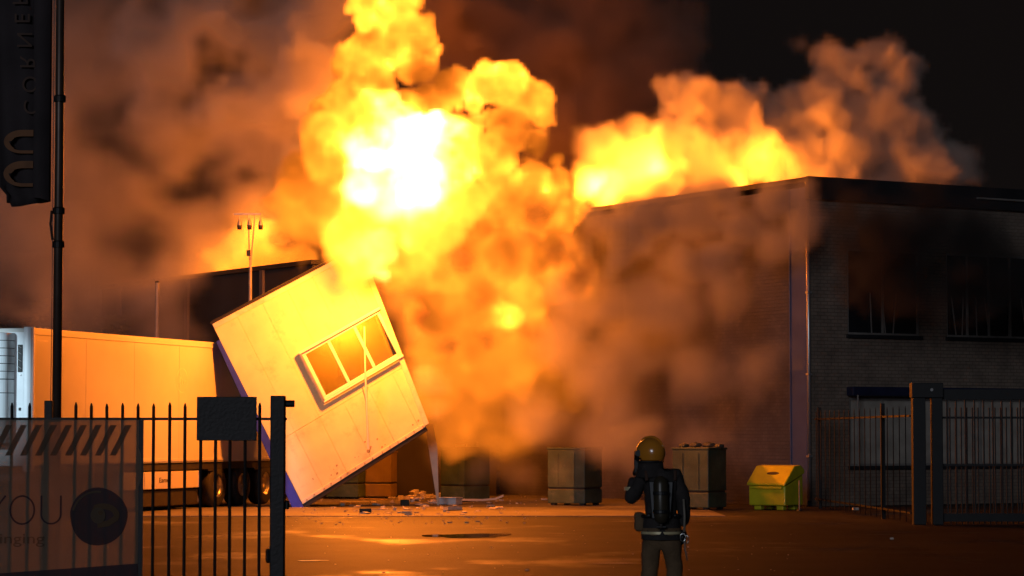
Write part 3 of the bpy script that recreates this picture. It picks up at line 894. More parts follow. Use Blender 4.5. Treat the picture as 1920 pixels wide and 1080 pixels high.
ribbon([(BX(178), BZ(951))] + arc(BX(196), BZ(966), 26 * pxm, 17 * pxm, 2.2, -.3, 14) + [(BX(206), BZ(981)), (BX(186), BZ(984))], .045, 'emblem_swirl', bm_gold, -.009)
disc(BX(187), BZ(966), 14 * pxm, 15 * pxm, -.012, bm_stripe, 'pupil')
disc(BX(192), BZ(961), 4.5 * pxm, 4.5 * pxm, -.016, bm_gold, 'glint')
ribbon(arc(BX(185), BZ(968), 46 * pxm, 46 * pxm, 1.4, 2.9, 16), .016, 'emblem_swirl', bm_stripe, -.008)

# ------------------------------------------------------------------ flag pole and flag
PD = 22.0
pc = W(106, 800, PD)
pole = thing('flag_pole', 'tall thin dark flag pole crossing the left edge of the picture', 'pole', (pc.x, PD, 0))
MB().tube([(0, 0, 0), (0, 0, 4.2), (-.02, 0, 9.2)], [.042, .038, .03], 14).build('shaft', mat('pole_paint', (.09, .06, .045), .4, .4, .3, 4), pole, smooth=True)
MB().tube([(-.055, 0, .6), (-.05, 0, 3.0), (-.062, 0, 8.8)], .004, 5).build('halyard', M['galv'], pole)
pzz = lambda py: W(106, py, PD).z
for py in (185, 395, 458):
    MB().lathe((0, 0, pzz(py)), [(.042, -.03), (.052, -.028), (.052, .02), (.042, .03)], 'z', 14).build('collar', M['iron'], pole)
MB().tube([(-.06, 0, pzz(395)), (-.07, 0, pzz(420)), (-.05, 0, pzz(450))], .012, 6).build('cleat', M['iron'], pole)
flag = thing('hanging_flag', 'long black flag with faded mirrored lettering and two arches, hanging left of the pole', 'flag', (pc.x - .06, PD, pzz(392)))
fo2 = flag.location.copy()
FXp = lambda px: (W(px, 300, PD).x - fo2.x)
FZp = lambda py: pzz(py) - fo2.z
fl = mat('flag_cloth', (.036, .026, .028), .85, 0, .4, 2, .2, 60)
fl2 = mat('flag_print', (.20, .085, .035), .8, 0, .3, 6)
fl3 = mat('flag_print_faded', (.075, .04, .028), .8, 0, .3, 6)
vs_, fs = [], []
NX, NZ = 30, 60
def flag_y(s, q): return .05 * math.sin(s * 7.5 + q * 2) * (.4 + .6 * (1 - s)) + (.06 if s > .74 else 0) - .03
for j in range(NZ + 1):
    q = j / NZ
    for i in range(NX + 1):
        s = i / NX
        xL = FXp(2 - 40 * q); xR = FXp(94 - 3 * q)
        if q < .02: xL += .06
        x = xL + (xR - xL) * s
        zb = .02 + .05 * s * s + (.03 if s < .1 else 0)
        z = zb + (4.3 - zb) * q
        vs_.append((x, flag_y(s, q), z))
for j in range(NZ):
    for i in range(NX):
        a = j * (NX + 1) + i
        fs.append((a, a + 1, a + NX + 2, a + NX + 1))
fm = MB().add(vs_, fs).build('cloth', fl, flag, smooth=True)
md = fm.modifiers.new('thick', 'SOLIDIFY'); md.thickness = .004
MB().add([(FXp(66), -.085, FZp(372)), (FXp(95), -.06, FZp(378)), (FXp(95), -.05, 4.3), (FXp(62), -.08, 4.3), (FXp(80), -.13, FZp(374)), (FXp(78), -.13, 4.3)],
         [(0, 4, 5, 3), (4, 1, 2, 5)]).build('fold', fl, flag, smooth=True)
def mirrored(px, py, y=-.095):
    return Matrix(((0, 1, 0, FXp(px)), (0, 0, 1, y), (1, 0, 0, FZp(py)), (0, 0, 0, 1)))
for ch, px, py in (('C', 60, 204), ('O', 57, 161), ('R', 52, 120), ('N', 46, 78), ('E', 41, 38), ('R', 37, 2)):
    text(ch, .19, fl3, flag, mirrored(px, py), name='letter')
def arch(cx, cy, rx, ry, w):
    mb = MB(); P = []
    for k in range(25):
        a = math.pi / 2 + math.pi * k / 24
        P.append(((cx + 12) + rx * math.cos(a), cy - ry * math.sin(a), -math.cos(a)))
    P = [(66, cy - ry, 0)] + P + [(66, cy + ry, 0)]
    n = len(P)
    O = [(FXp(p[0]), -.097, FZp(p[1])) for p in P]
    I = []
    for p in P:
        dx = (p[0] - cx); dy = (p[1] - cy)
        ww = w * (1.5 if dy < 0 else .7)
        yy = cy + (abs(dy) - ww) * (1 if dy > 0 else -1) if abs(dy) > ww else cy + dy * .1
        I.append((FXp(min(66, p[0] + (9 if p[2] > .5 else 4) * p[2])), -.097, FZp(yy)))
    mb.add(O + I, [(i, i + 1, n + i + 1, n + i) for i in range(n - 1)])
    return mb.build('arch_emblem', fl2, flag)
arch(33, 268, 34, 22, 8)
arch(35, 328, 36, 24, 9)

# ------------------------------------------------------------------ right sliding gate, far fence
GD = 50.0
gx = lambda px: W(px, 800, GD).x
gz = lambda py: W(1740, py, GD).z
go_ = Vector((gx(1737), GD, 0))
gate = thing('sliding_gate', 'tall dark sliding bar gate with heavy twin posts at the right edge', 'gate', go_)
for a, b in ((1710, 1734), (1746, 1766)):
    MB().b2(gx(a) - go_.x, gx(b) - go_.x, -.12, .12, 0, gz(746)).build('gate_post', M['iron_far'], gate, bevel=.01)
MB().b2(gx(1708) - go_.x, gx(1767) - go_.x, -.15, .15, gz(746), gz(718)).build('cap_beam', M['iron_far'], gate, bevel=.01)
MB().lathe((gx(1745) - go_.x, -.155, gz(731)), [(.001, -.02), (.03, -.02), (.03, .01)], 'y', 12).build('badge', M['galv'], gate)
x1 = gx(2060) - go_.x
MB().b2(gx(1767) - go_.x, x1, .0, .10, gz(749), gz(730)).build('rail', M['iron_far'], gate)
MB().b2(gx(1767) - go_.x, x1, .02, .06, gz(874), gz(870)).build('rail', M['iron_far'], gate)
MB().b2(gx(1767) - go_.x, x1, .0, .12, .06, .22).build('rail', M['iron_far'], gate)
MB().b2(gx(1767) - go_.x, x1, .12, .16, gz(785), gz(781)).build('rail', M['iron_far'], gate)
gb_ = MB().b2(-.014, .014, .02, .05, .22, gz(749)).build('bar', M['iron_far'], gate)
gb_.location = (gx(1776) - go_.x, -.02, 0)
for k in range(1, 17):
    twin(gb_, gate, (gx(1776 + 17.2 * k) - go_.x, -.02, 0))
b2_ = MB().b2(-.012, .012, .0, .02, .0, gz(764)).build('bar', M['iron_far'], gate)
b2_.location = (gx(1784) - go_.x, .162, 0)
for k in range(1, 26):
    twin(b2_, gate, (gx(1784 + 10.6 * k) - go_.x, .162, 0))
for px in (1720, 1755):
    pass
nf = thing('yard_fence', 'low dark bar fence running along the warehouse to the gate posts', 'fence', (0, 0, 0))
a, b = W(1530, 950, 61.3), W(1708, 950, 50.3)
a.z = b.z = 0
nf.location = a
v = b - a; Ln = v.length; nf.rotation_euler[2] = math.atan2(v.y, v.x)
MB().b2(0, Ln, -.02, .02, 2.10, 2.14).build('rail', M['iron_far'], nf)
MB().b2(0, Ln, -.02, .02, .20, .24).build('rail', M['iron_far'], nf)
fb = MB().tube([(0, -.03, .04), (0, -.03, 2.26), (0, -.03, 2.32)], [.011, .011, .003], 6).build('bar', M['iron_far'], nf)
nb_ = int(Ln / .57)
kk = 0
for i in range(18):
    q = (i + .5) / 18
    # equal steps as seen along the fence
    if kk == 0: fb.location = (q * Ln, 0, 0); kk = 1
    else: twin(fb, nf, (q * Ln, 0, 0))
for q in (.02, .72):
    MB().b2(q * Ln - .05, q * Ln + .05, .021, .10, 0, 2.4).build('post', M['iron_far'], nf)

# ------------------------------------------------------------------ firefighter seen from behind
FF = W(1240, 1000, 25.3)
ff = thing('person', 'firefighter in dark jacket and shiny yellow helmet, back turned, air bottle on his back', 'person', (FF.x, FF.y, 0))
ff.scale = (.98, .98, 1)
jk = mat('jacket_cloth', (.030, .024, .022), .85, 0, .4, 8, .5, 50)
jk2 = mat('jacket_shoulder', (.075, .035, .022), .85, 0, .4, 8, .4, 50)
trs = mat('trouser_cloth', (.14, .085, .04), .85, 0, .35, 7, .5, 40)
refl = mat('reflective_band', (.70, .60, .35), .35, .2, .2, 10)
skin = mat('skin', (.38, .21, .14), .5, 0, .1, 5)
helm = mat('helmet_yellow', (.60, .22, .02), .22, .0, .1, 5, coat=.8)
blk = mat('black_gear', (.012, .012, .013), .45, 0, .3, 10)
chrome = mat('chrome_hook', (.7, .7, .68), .2, 1, .1, 10)
def skinned(name, verts, edges, radii, m, parent, sub=2, root=0, flat=None):
    me = bpy.data.meshes.new(name); me.from_pydata(verts, edges, [])
    o = bpy.data.objects.new(name, me); COL.objects.link(o); o.parent = parent
    md = o.modifiers.new('skin', 'SKIN'); md.use_smooth_shade = True
    me.materials.append(m)
    if not me.skin_vertices:
        bm = bmesh.new(); bm.from_mesh(me); bm.verts.layers.skin.verify(); bm.to_mesh(me); bm.free()
    for i, sv in enumerate(me.skin_vertices[0].data):
        r = radii[i]
        sv.radius = r if isinstance(r, tuple) else (r, r)
        sv.use_root = (i == root)
    sd_ = o.modifiers.new('sub', 'SUBSURF'); sd_.levels = sub; sd_.render_levels = sub
    return o
# figure faces left and away; x right, y away from the camera
hx, hy = -.105, .02
S = [(0, 0, .84), (.0, 0, .98), (-.005, .0, 1.14), (-.01, .0, 1.27), (-.05, .01, 1.345), (-.08, .01, 1.42),
     (-.165, .03, 1.335), (-.315, .04, 1.09), (-.265, .16, 1.33),
     (.150, -.02, 1.325), (.225, -.05, 1.09), (.225, .02, .84)]
E_ = [(0, 1), (1, 2), (2, 3), (3, 4), (4, 5), (3, 6), (6, 7), (7, 8), (3, 9), (9, 10), (10, 11)]
R_ = [(.175, .15), (.17, .14), (.185, .15), (.175, .14), (.13, .11), .075, .095, .078, .058, .10, .075, .060]
jacket = skinned('jacket', S, E_, R_, jk, ff)
S = [(0, 0, .88), (0, 0, .78), (-.10, .01, .70), (-.12, .03, .42), (-.13, .0, .12), (.10, -.01, .70), (.13, .02, .42), (.14, -.04, .12)]
E_ = [(0, 1), (1, 2), (2, 3), (3, 4), (1, 5), (5, 6), (6, 7)]
skinned('trousers', S, E_, [(.165, .13), (.15, .13), .115, .088, .085, .115, .088, .085], trs, ff)
for x, y in ((-.13, 0), (.14, -.04)):
    skinned('boot', [(x, y, .14), (x, y, .05), (x - .04, y + .10, .04), (x - .06, y + .19, .035)], [(0, 1), (1, 2), (2, 3)], [.062, .058, .048, .038], blk, ff)
crease = bpy.data.textures.new('crease', 'CLOUDS'); crease.noise_scale = .10; crease.noise_depth = 2
for o_ in ff.children:
    if o_.name.startswith(('jacket', 'trousers')):
        md = o_.modifiers.new('crease', 'DISPLACE'); md.texture = crease; md.strength = .035; md.mid_level = .5; md.texture_coords = 'LOCAL'
# head with a face, under the helmet
bm = bmesh.new(); bmesh.ops.create_uvsphere(bm, u_segments=32, v_segments=24, radius=1)
fd = Vector((-.80, .60, 0)).normalized(); sd_v = Vector((-fd.y, fd.x, 0))
for v in bm.verts:
    f_, s_, z_ = v.co.x, v.co.y, v.co.z
    nose = math.exp(-((s_ / .16) ** 2) - ((z_ + .1) / .22) ** 2) * (f_ > 0) * .22
    brow = math.exp(-((z_ - .18) / .1) ** 2) * (f_ > .4) * .05
    eye = -math.exp(-(((abs(s_) - .34) / .13) ** 2) - ((z_ - .04) / .1) ** 2) * (f_ > 0) * .07
    mouth = -math.exp(-((s_ / .3) ** 2) - ((z_ + .5) / .045) ** 2) * (f_ > 0) * .05
    ear = math.exp(-((f_ + .02) / .14) ** 2 - ((z_ + .02) / .25) ** 2) * (abs(s_) > .8) * .14
    jaw = 1 - .18 * max(0, -z_)
    f2 = (f_ * .098 * jaw + (nose + brow + eye + mouth) * .098)
    s2_ = s_ * .076 * jaw * (1 + ear)
    v.co = Vector((hx, hy, 1.53)) + fd * f2 + sd_v * s2_ + Vector((0, 0, z_ * .118))
me = bpy.data.meshes.new('head'); bm.to_mesh(me); bm.free(); me.materials.append(skin)
for p in me.polygons: p.use_smooth = True
head = bpy.data.objects.new('head', me); COL.objects.link(head); head.parent = ff
for s_ in (-1, 1):
    p = Vector((hx, hy, 1.535)) + fd * .086 + sd_v * .027 * s_
    bm = bmesh.new(); bmesh.ops.create_uvsphere(bm, u_segments=12, v_segments=8, radius=.012)
    me = bpy.data.meshes.new('eye'); bm.to_mesh(me); bm.free(); me.materials.append(M['reefer'])
    e_ = bpy.data.objects.new('eye', me); COL.objects.link(e_); e_.parent = head; e_.location = p
MB().tube([(hx, hy, 1.36), (hx, hy, 1.47)], [.065, .06], 14).build('neck', skin, ff, smooth=True)
# helmet shell: long oval, low at the back, open face
bm = bmesh.new(); bmesh.ops.create_uvsphere(bm, u_segments=48, v_segments=32, radius=1)
kill = []
for v in bm.verts:
    f_, s_, z_ = v.co.x, v.co.y, v.co.z
    v.tag = False
    if z_ < -.62 or (f_ > .55 and z_ < -.02) or (f_ > .30 and z_ < -.42): v.tag = True
    ridge = .035 * math.exp(-(s_ / .12) ** 2) * (z_ > -.2)
    brim = .06 * math.exp(-((z_ + .55) / .12) ** 2)
    brow = .09 * math.exp(-((z_ - .05) / .10) ** 2) * max(0, f_ - .35)
    v.co = Vector((hx, hy, 1.575)) + fd * (f_ * .158 * (1 + brow + brim)) + sd_v * (s_ * .128 * (1 + brim)) + Vector((0, 0, z_ * .145 * (1 + ridge)))
bmesh.ops.delete(bm, geom=[v for v in bm.verts if v.tag], context='VERTS')
me = bpy.data.meshes.new('helmet'); bm.to_mesh(me); bm.free(); me.materials.append(helm)
for p in me.polygons: p.use_smooth = True
he_ = bpy.data.objects.new('helmet', me); COL.objects.link(he_); he_.parent = ff
md = he_.modifiers.new('thick', 'SOLIDIFY'); md.thickness = .008
def onhead(f_, s_, z_, k=1.0): return Vector((hx, hy, 1.575)) + fd * f_ * .158 * k + sd_v * s_ * .128 * k + Vector((0, 0, z_ * .145 * k))
MB().tube([onhead(math.cos(a) * .75, math.sin(a) * 1.0, -.60, 1.06) for a in [math.pi * (.32 + 1.36 * k / 20) for k in range(21)]], .009, 8).build('rim', M['dark'], he_, smooth=True)
MB().tube([onhead(math.cos(a) * 1.06, 0, math.sin(a) * 1.06) for a in [.35 + 2.5 * k / 16 for k in range(17)]], [.006 + .006 * math.sin(math.pi * k / 16) for k in range(17)], 8).build('crest', helm, he_, smooth=True)
vz = MB()
P = []
for (zz, kk2) in ((.16, 1.10), (-.15, 1.12), (-.50, 1.08)):
    for k in range(13):
        a = -1.15 + 2.3 * k / 12
        P.append(onhead(math.cos(a) * kk2, math.sin(a) * kk2, zz))
vz.add(P, [(r * 13 + k, r * 13 + k + 1, (r + 1) * 13 + k + 1, (r + 1) * 13 + k) for r in range(2) for k in range(12)])
v_ = vz.build('visor', blk, he_, smooth=True)
md = v_.modifiers.new('thick', 'SOLIDIFY'); md.thickness = .004
for s_ in (-1, 1):
    MB().lathe((0, 0, 0), [(.001, -.012), (.03, -.012), (.034, .012)], 'y', 16).build('visor_hinge', blk, he_, loc=onhead(.42, s_ * .97, -.05))
# neck guard cloth falling from the helmet
nc = MB(); P = []
for (zz, fr_, sr_) in ((1.485, .128, .112), (1.43, .135, .12), (1.37, .15, .14), (1.33, .155, .16)):
    for k in range(25):
        a = math.pi * (.20 + 1.6 * k / 24)
        P.append(Vector((hx, hy, zz)) + fd * (fr_ * math.cos(a)) + sd_v * (sr_ * math.sin(a)) * (1 + .03 * math.sin(k * 1.9)))
nc.add(P, [(r * 25 + k, r * 25 + k + 1, (r + 1) * 25 + k + 1, (r + 1) * 25 + k) for r in range(3) for k in range(24)])
n_ = nc.build('neck_guard', jk, ff, smooth=True)
md = n_.modifiers.new('thick', 'SOLIDIFY'); md.thickness = .006
# breathing set
MB().add([(-.14, -.15, 1.30), (.12, -.17, 1.30), (.09, -.18, .92), (-.11, -.16, .92), (-.13, -.12, 1.29), (.11, -.14, 1.29), (.08, -.13, .93), (-.10, -.12, .93)],
         [(0, 1, 2, 3), (7, 6, 5, 4), (0, 4, 5, 1), (3, 2, 6, 7), (1, 5, 6, 2), (0, 3, 7, 4)]).build('back_plate', blk, ff, bevel=.015)
cyl = MB().tube([(-.02, -.235, 1.34), (-.02, -.24, 1.32), (-.02, -.245, 1.27), (-.015, -.25, .96), (-.015, -.245, .91), (-.015, -.24, .885)], [.03, .06, .074, .074, .06, .022], 20).build('air_bottle', mat('bottle_paint', (.05, .04, .025), .35, .1, .3, 4), ff, smooth=True)
MB().tube([(-.015, -.24, .89), (-.015, -.24, .84)], .02, 10).build('valve', chrome, cyl)
MB().tube([(-.06, -.24, .85), (.03, -.24, .85)], .014, 10).build('valve_knob', blk, cyl)
for z_ in (1.18, 1.0):
    MB().lathe((-.017, -.247, z_), [(.078, -.018), (.081, -.012), (.081, .012), (.078, .018)], 'z', 20).build('strap', blk, cyl)
for x in (-.15, .13):
    MB().tube([(x, -.14, 1.30), (x * 1.05, -.09, 1.385), (x * 1.0, .05, 1.40), (x * 1.0, .155, 1.30)], .018, 8).build('shoulder_strap', jk2, ff, smooth=True)
MB().tube([(.12, -.17, .96), (.19, -.05, .95), (.18, .08, .95), (0, .17, .96), (-.18, .10, .95), (-.19, -.04, .95), (-.12, -.16, .96)], .022, 8).build('waist_belt', blk, ff, smooth=True)
# pale bands: jacket hem, sleeves, shoulder
def band_(c, rx, ry, z0, z1, a0=0, a1=2 * math.pi, m=refl, name='reflective_band', n=32):
    P = []
    for z_ in (z0, z1):
        for k in range(n + 1):
            a = a0 + (a1 - a0) * k / n
            P.append((c[0] + rx * math.cos(a), c[1] + ry * math.sin(a), z_))
    return MB().add(P, [(k, k + 1, n + 2 + k, n + 1 + k) for k in range(n)]).build(name, m, ff, smooth=True)
band_((0, 0), .202, .165, .765, .835, m=trs)
band_((0, 0), .204, .167, .775, .80, m=refl)
tailm = MB(); P = []
for zz, rx, ry in ((.93, .192, .155), (.86, .198, .162), (.78, .20, .165), (.72, .205, .17)):
    for k in range(33):
        a = 2 * math.pi * k / 32
        P.append((rx * math.cos(a) * (1 + .015 * math.sin(5 * a)), ry * math.sin(a) * (1 + .02 * math.sin(7 * a)), zz))
tailm.add(P, [(r * 33 + k, r * 33 + k + 1, (r + 1) * 33 + k + 1, (r + 1) * 33 + k) for r in range(3) for k in range(32)])
tailm.build('jacket_skirt', jk, ff, smooth=True)
band_((-.295, .10), .075, .075, 1.20, 1.235, m=refl)
# gloved hands with five fingers each
def hand(wr, dirv, palm_n, side, label='glove'):
    d = Vector(dirv).normalized(); n = Vector(palm_n).normalized(); s = d.cross(n).normalized() * side
    wr = Vector(wr)
    V = [wr, wr + d * .045, wr + d * .09]
    E2 = [(0, 1), (1, 2)]; R2 = [.036, (.045, .026), (.042, .022)]
    for k, (off, ln) in enumerate(((-.030, .062), (-.010, .072), (.011, .068), (.030, .052))):
        b = len(V)
        p0 = wr + d * .095 + s * off
        p1 = p0 + d * ln * .45 + n * .008; p2 = p1 + d * ln * .35 + n * .018; p3 = p2 + d * ln * .15 + n * .022
        V += [p0, p1, p2, p3]; E2 += [(2, b), (b, b + 1), (b + 1, b + 2), (b + 2, b + 3)]; R2 += [.0125, .0115, .0105, .009]
    b = len(V)
    q0 = wr + d * .03 - s * .038; q1 = q0 + d * .03 - s * .022 + n * .01; q2 = q1 + d * .028 - s * .004 + n * .012
    V += [q0, q1, q2]; E2 += [(1, b), (b, b + 1), (b + 1, b + 2)]; R2 += [.017, .014, .011]
    return skinned(label, [tuple(v) for v in V], E2, R2, blk, ff, sub=1)
hand((.225, .02, .82), (-.02, .06, -1), (-.6, .6, 0), 1)
hand((-.262, .165, 1.34), (.25, .05, 1), (.9, -.3, 0), -1)
MB().b2(-.265, -.215, .13, .17, 1.40, 1.53).build('radio', blk, ff, bevel=.008)
MB().b2(-.27, -.17, -.05, .10, .80, .99).build('hip_pouch', trs, ff, bevel=.03)
# hook and strap on his right side
MB().tube([(.215, -.14, 1.12), (.225, -.15, .95), (.22, -.15, .80)], .012, 8).build('side_strap', mat('pale_webbing', (.22, .19, .15), .7), ff, smooth=True)
hk = MB().tube([(.205 + .026 * math.cos(a), -.155, .745 + .04 * math.sin(a)) for a in [2 * math.pi * k / 14 for k in range(15)]], .006, 6).build('hook', chrome, ff, smooth=True)
MB().tube([(.245 + .016 * math.cos(a), -.15, .725 + .04 * math.sin(a)) for a in [2 * math.pi * k / 12 for k in range(13)]], .006, 6).build('hook', chrome, ff, smooth=True)
MB().tube([(.22, -.15, .70), (.235, -.15, .60), (.25, -.13, .52)], .008, 6).build('lanyard', M['winframe'], ff, smooth=True)

# ------------------------------------------------------------------ smoke and fire volumes
nrng = np.random.default_rng(11)

def _wmat(n, step, scale, off):
    pos = (np.arange(n) * step) / scale + off
    i0 = np.floor(pos).astype(int)
    f = pos - i0
    m = i0.max() + 4
    M = np.zeros((n, m), np.float32)
    w = [(1 - f) ** 3 / 6, (3 * f ** 3 - 6 * f ** 2 + 4) / 6, (-3 * f ** 3 + 3 * f ** 2 + 3 * f + 1) / 6, f ** 3 / 6]
    for k in range(4):
        M[np.arange(n), i0 + k] = w[k]
    return M

def vnoise(shape, step, scale, octaves=3, gain=0.5, billow=False):
    """smooth lattice noise on a grid, roughly -1..1"""
    out = np.zeros(shape, np.float32)
    amp = 1.0
    for _ in range(octaves):
        Ms = [_wmat(shape[a], step, scale, nrng.random()) for a in range(3)]
        L = nrng.normal(0, 1.9, [M.shape[1] for M in Ms]).astype(np.float32)
        t = np.tensordot(Ms[0], L, (1, 0))
        t = np.tensordot(t, Ms[1], (1, 1)).transpose(0, 2, 1)
        t = np.tensordot(t, Ms[2], (2, 1))
        out += amp * (np.abs(t) * 2 - 1 if billow else t)
        amp *= gain
        scale *= 0.5
        if scale < step * 1.5:
            break
    return out

class Grid:
    def __init__(self, lo, hi, step):
        self.lo, self.step = np.array(lo, float), step
        self.n = [int(round((hi[a] - lo[a]) / step)) for a in range(3)]
        self.hi = self.lo + (np.array(self.n) - 1) * step
        self.sd = np.full(self.n, -9.0, np.float32)
        self.w = np.zeros(self.n, np.float32) + 1e-6
        self.h = np.zeros(self.n, np.float32)
        self.s = np.zeros(self.n, np.float32)
    def axes(self, sl=None):
        a = [self.lo[k] + np.arange(self.n[k]) * self.step for k in range(3)]
        if sl:
            a = [a[k][sl[k]] for k in range(3)]
        return a[0][:, None, None], a[1][None, :, None], a[2][None, None, :]
    def puff(self, c, r, heat=1.0, soft=0.2, sq=(1, 1, 1)):
        sl = []
        for k in range(3):
            R = r * sq[k] * 1.7
            i0 = max(0, int((c[k] - R - self.lo[k]) / self.step))
            i1 = min(self.n[k], int((c[k] + R - self.lo[k]) / self.step) + 2)
            if i1 <= i0:
                return
            sl.append(slice(i0, i1))
        sl = tuple(sl)
        x, y, z = self.axes(sl)
        d = np.sqrt(((x - c[0]) / sq[0]) ** 2 + ((y - c[1]) / sq[1]) ** 2 + ((z - c[2]) / sq[2]) ** 2)
        self.sd[sl] = np.maximum(self.sd[sl], r - d)
        w = np.exp(-(d / r) ** 2 * 1.6) * (1 if r > 0.3 else 2.5)
        self.w[sl] += w
        self.h[sl] += w * heat
        self.s[sl] += w * soft
    def cauliflower(self, c, r, heat, soft, n=14, depth=2, jit=0.3, sq=(1, 1, 1)):
        self.puff(c, r, heat, soft, sq)
        if depth == 0 or r < self.step * 1.6:
            return
        for _ in range(n):
            v = Vector((rnd.gauss(0, 1), rnd.gauss(0, 1), rnd.gauss(0, 1))).normalized()
            rr = r * rnd.uniform(0.28, 0.5)
            cc = Vector(c) + Vector((v.x * sq[0], v.y * sq[1], v.z * sq[2])) * (r * rnd.uniform(0.72, 0.95))
            self.cauliflower(cc, rr, heat * math.exp(rnd.gauss(0, jit)), soft, max(5, n // 2), depth - 1, jit, sq)
    def field(self):
        return self.sd, self.h / self.w, self.s / self.w

def volume_object(name, g, density, heat, mat, label, cat):
    n = g.n
    pos = np.zeros((density.size, 3), np.float32)
    me = bpy.data.meshes.new(name)
    me.vertices.add(density.size)
    for nm, arr in (('rho', density), ('heat', heat)):
        if arr is None:
            continue
        at = me.attributes.new(nm, 'FLOAT', 'POINT')
        at.data.foreach_set('value', np.ascontiguousarray(arr, np.float32).ravel())
    o = bpy.data.objects.new(name, me)
    COL.objects.link(o)
    o['label'] = label
    o['category'] = cat
    o['kind'] = 'stuff'
    ng = bpy.data.node_groups.new(name, 'GeometryNodeTree')
    ng.interface.new_socket('Geometry', in_out='INPUT', socket_type='NodeSocketGeometry')
    ng.interface.new_socket('Geometry', in_out='OUTPUT', socket_type='NodeSocketGeometry')
    N, L = ng.nodes, ng.links
    gi, go = N.new('NodeGroupInput'), N.new('NodeGroupOutput')
    p = N.new('GeometryNodeInputPosition')
    sx = N.new('ShaderNodeSeparateXYZ')
    L.new(p.outputs[0], sx.inputs[0])
    idx = None
    mul = [n[1] * n[2], n[2], 1]
    for k in range(3):
        a = N.new('ShaderNodeMath'); a.operation = 'SUBTRACT'
        L.new(sx.outputs[k], a.inputs[0]); a.inputs[1].default_value = g.lo[k]
        b = N.new('ShaderNodeMath'); b.operation = 'DIVIDE'
        L.new(a.outputs[0], b.inputs[0]); b.inputs[1].default_value = g.step
        c = N.new('FunctionNodeFloatToInt'); c.rounding_mode = 'ROUND'
        L.new(b.outputs[0], c.inputs[0])
        m = N.new('FunctionNodeIntegerMath'); m.operation = 'MULTIPLY'
        L.new(c.outputs[0], m.inputs[0]); m.inputs[1].default_value = mul[k]
        if idx is None:
            idx = m.outputs[0]
        else:
            s = N.new('FunctionNodeIntegerMath'); s.operation = 'ADD'
            L.new(idx, s.inputs[0]); L.new(m.outputs[0], s.inputs[1])
            idx = s.outputs[0]
    def cube(attr):
        na = N.new('GeometryNodeInputNamedAttribute'); na.data_type = 'FLOAT'
        na.inputs[0].default_value = attr
        si = N.new('GeometryNodeSampleIndex'); si.data_type = 'FLOAT'; si.domain = 'POINT'; si.clamp = True
        L.new(gi.outputs[0], si.inputs['Geometry'])
        L.new(na.outputs[0], si.inputs['Value'])
        L.new(idx, si.inputs['Index'])
        vc = N.new('GeometryNodeVolumeCube')
        L.new(si.outputs[0], vc.inputs['Density'])
        vc.inputs['Min'].default_value = [float(v) for v in g.lo]
        vc.inputs['Max'].default_value = [float(v) for v in g.hi]
        for k, ax in enumerate('XYZ'):
            vc.inputs['Resolution ' + ax].default_value = n[k]
        return vc.outputs[0]
    vol = cube('rho')
    if heat is not None:
        v2 = cube('heat')
        gg = N.new('GeometryNodeGetNamedGrid'); gg.inputs['Name'].default_value = 'density'
        L.new(v2, gg.inputs[0])
        sg = N.new('GeometryNodeStoreNamedGrid'); sg.inputs['Name'].default_value = 'temperature'
        L.new(vol, sg.inputs['Volume']); L.new(gg.outputs['Grid'], sg.inputs['Grid'])
        vol = sg.outputs[0]
    sm = N.new('GeometryNodeSetMaterial')
    sm.inputs['Material'].default_value = mat
    L.new(vol, sm.inputs[0]); L.new(sm.outputs[0], go.inputs[0])
    md = o.modifiers.new('grid', 'NODES'); md.node_group = ng
    me.materials.append(mat)
    return o

def smoke_material(name, color, k, aniso=0.0, absorb=(0, 0, 0)):
    m = bpy.data.materials.new(name); m.use_nodes = True
    N, L = m.node_tree.nodes, m.node_tree.links
    N.clear()
    out = N.new('ShaderNodeOutputMaterial')
    at = N.new('ShaderNodeAttribute'); at.attribute_name = 'density'
    mu = N.new('ShaderNodeMath'); mu.operation = 'MULTIPLY'; mu.inputs[1].default_value = k
    L.new(at.outputs['Fac'], mu.inputs[0])
    pv = N.new('ShaderNodeVolumePrincipled')
    pv.inputs['Color'].default_value = (*color, 1)
    pv.inputs['Anisotropy'].default_value = aniso
    pv.inputs['Density Attribute'].default_value = ''
    L.new(mu.outputs[0], pv.inputs['Density'])
    L.new(pv.outputs[0], out.inputs['Volume'])
    return m

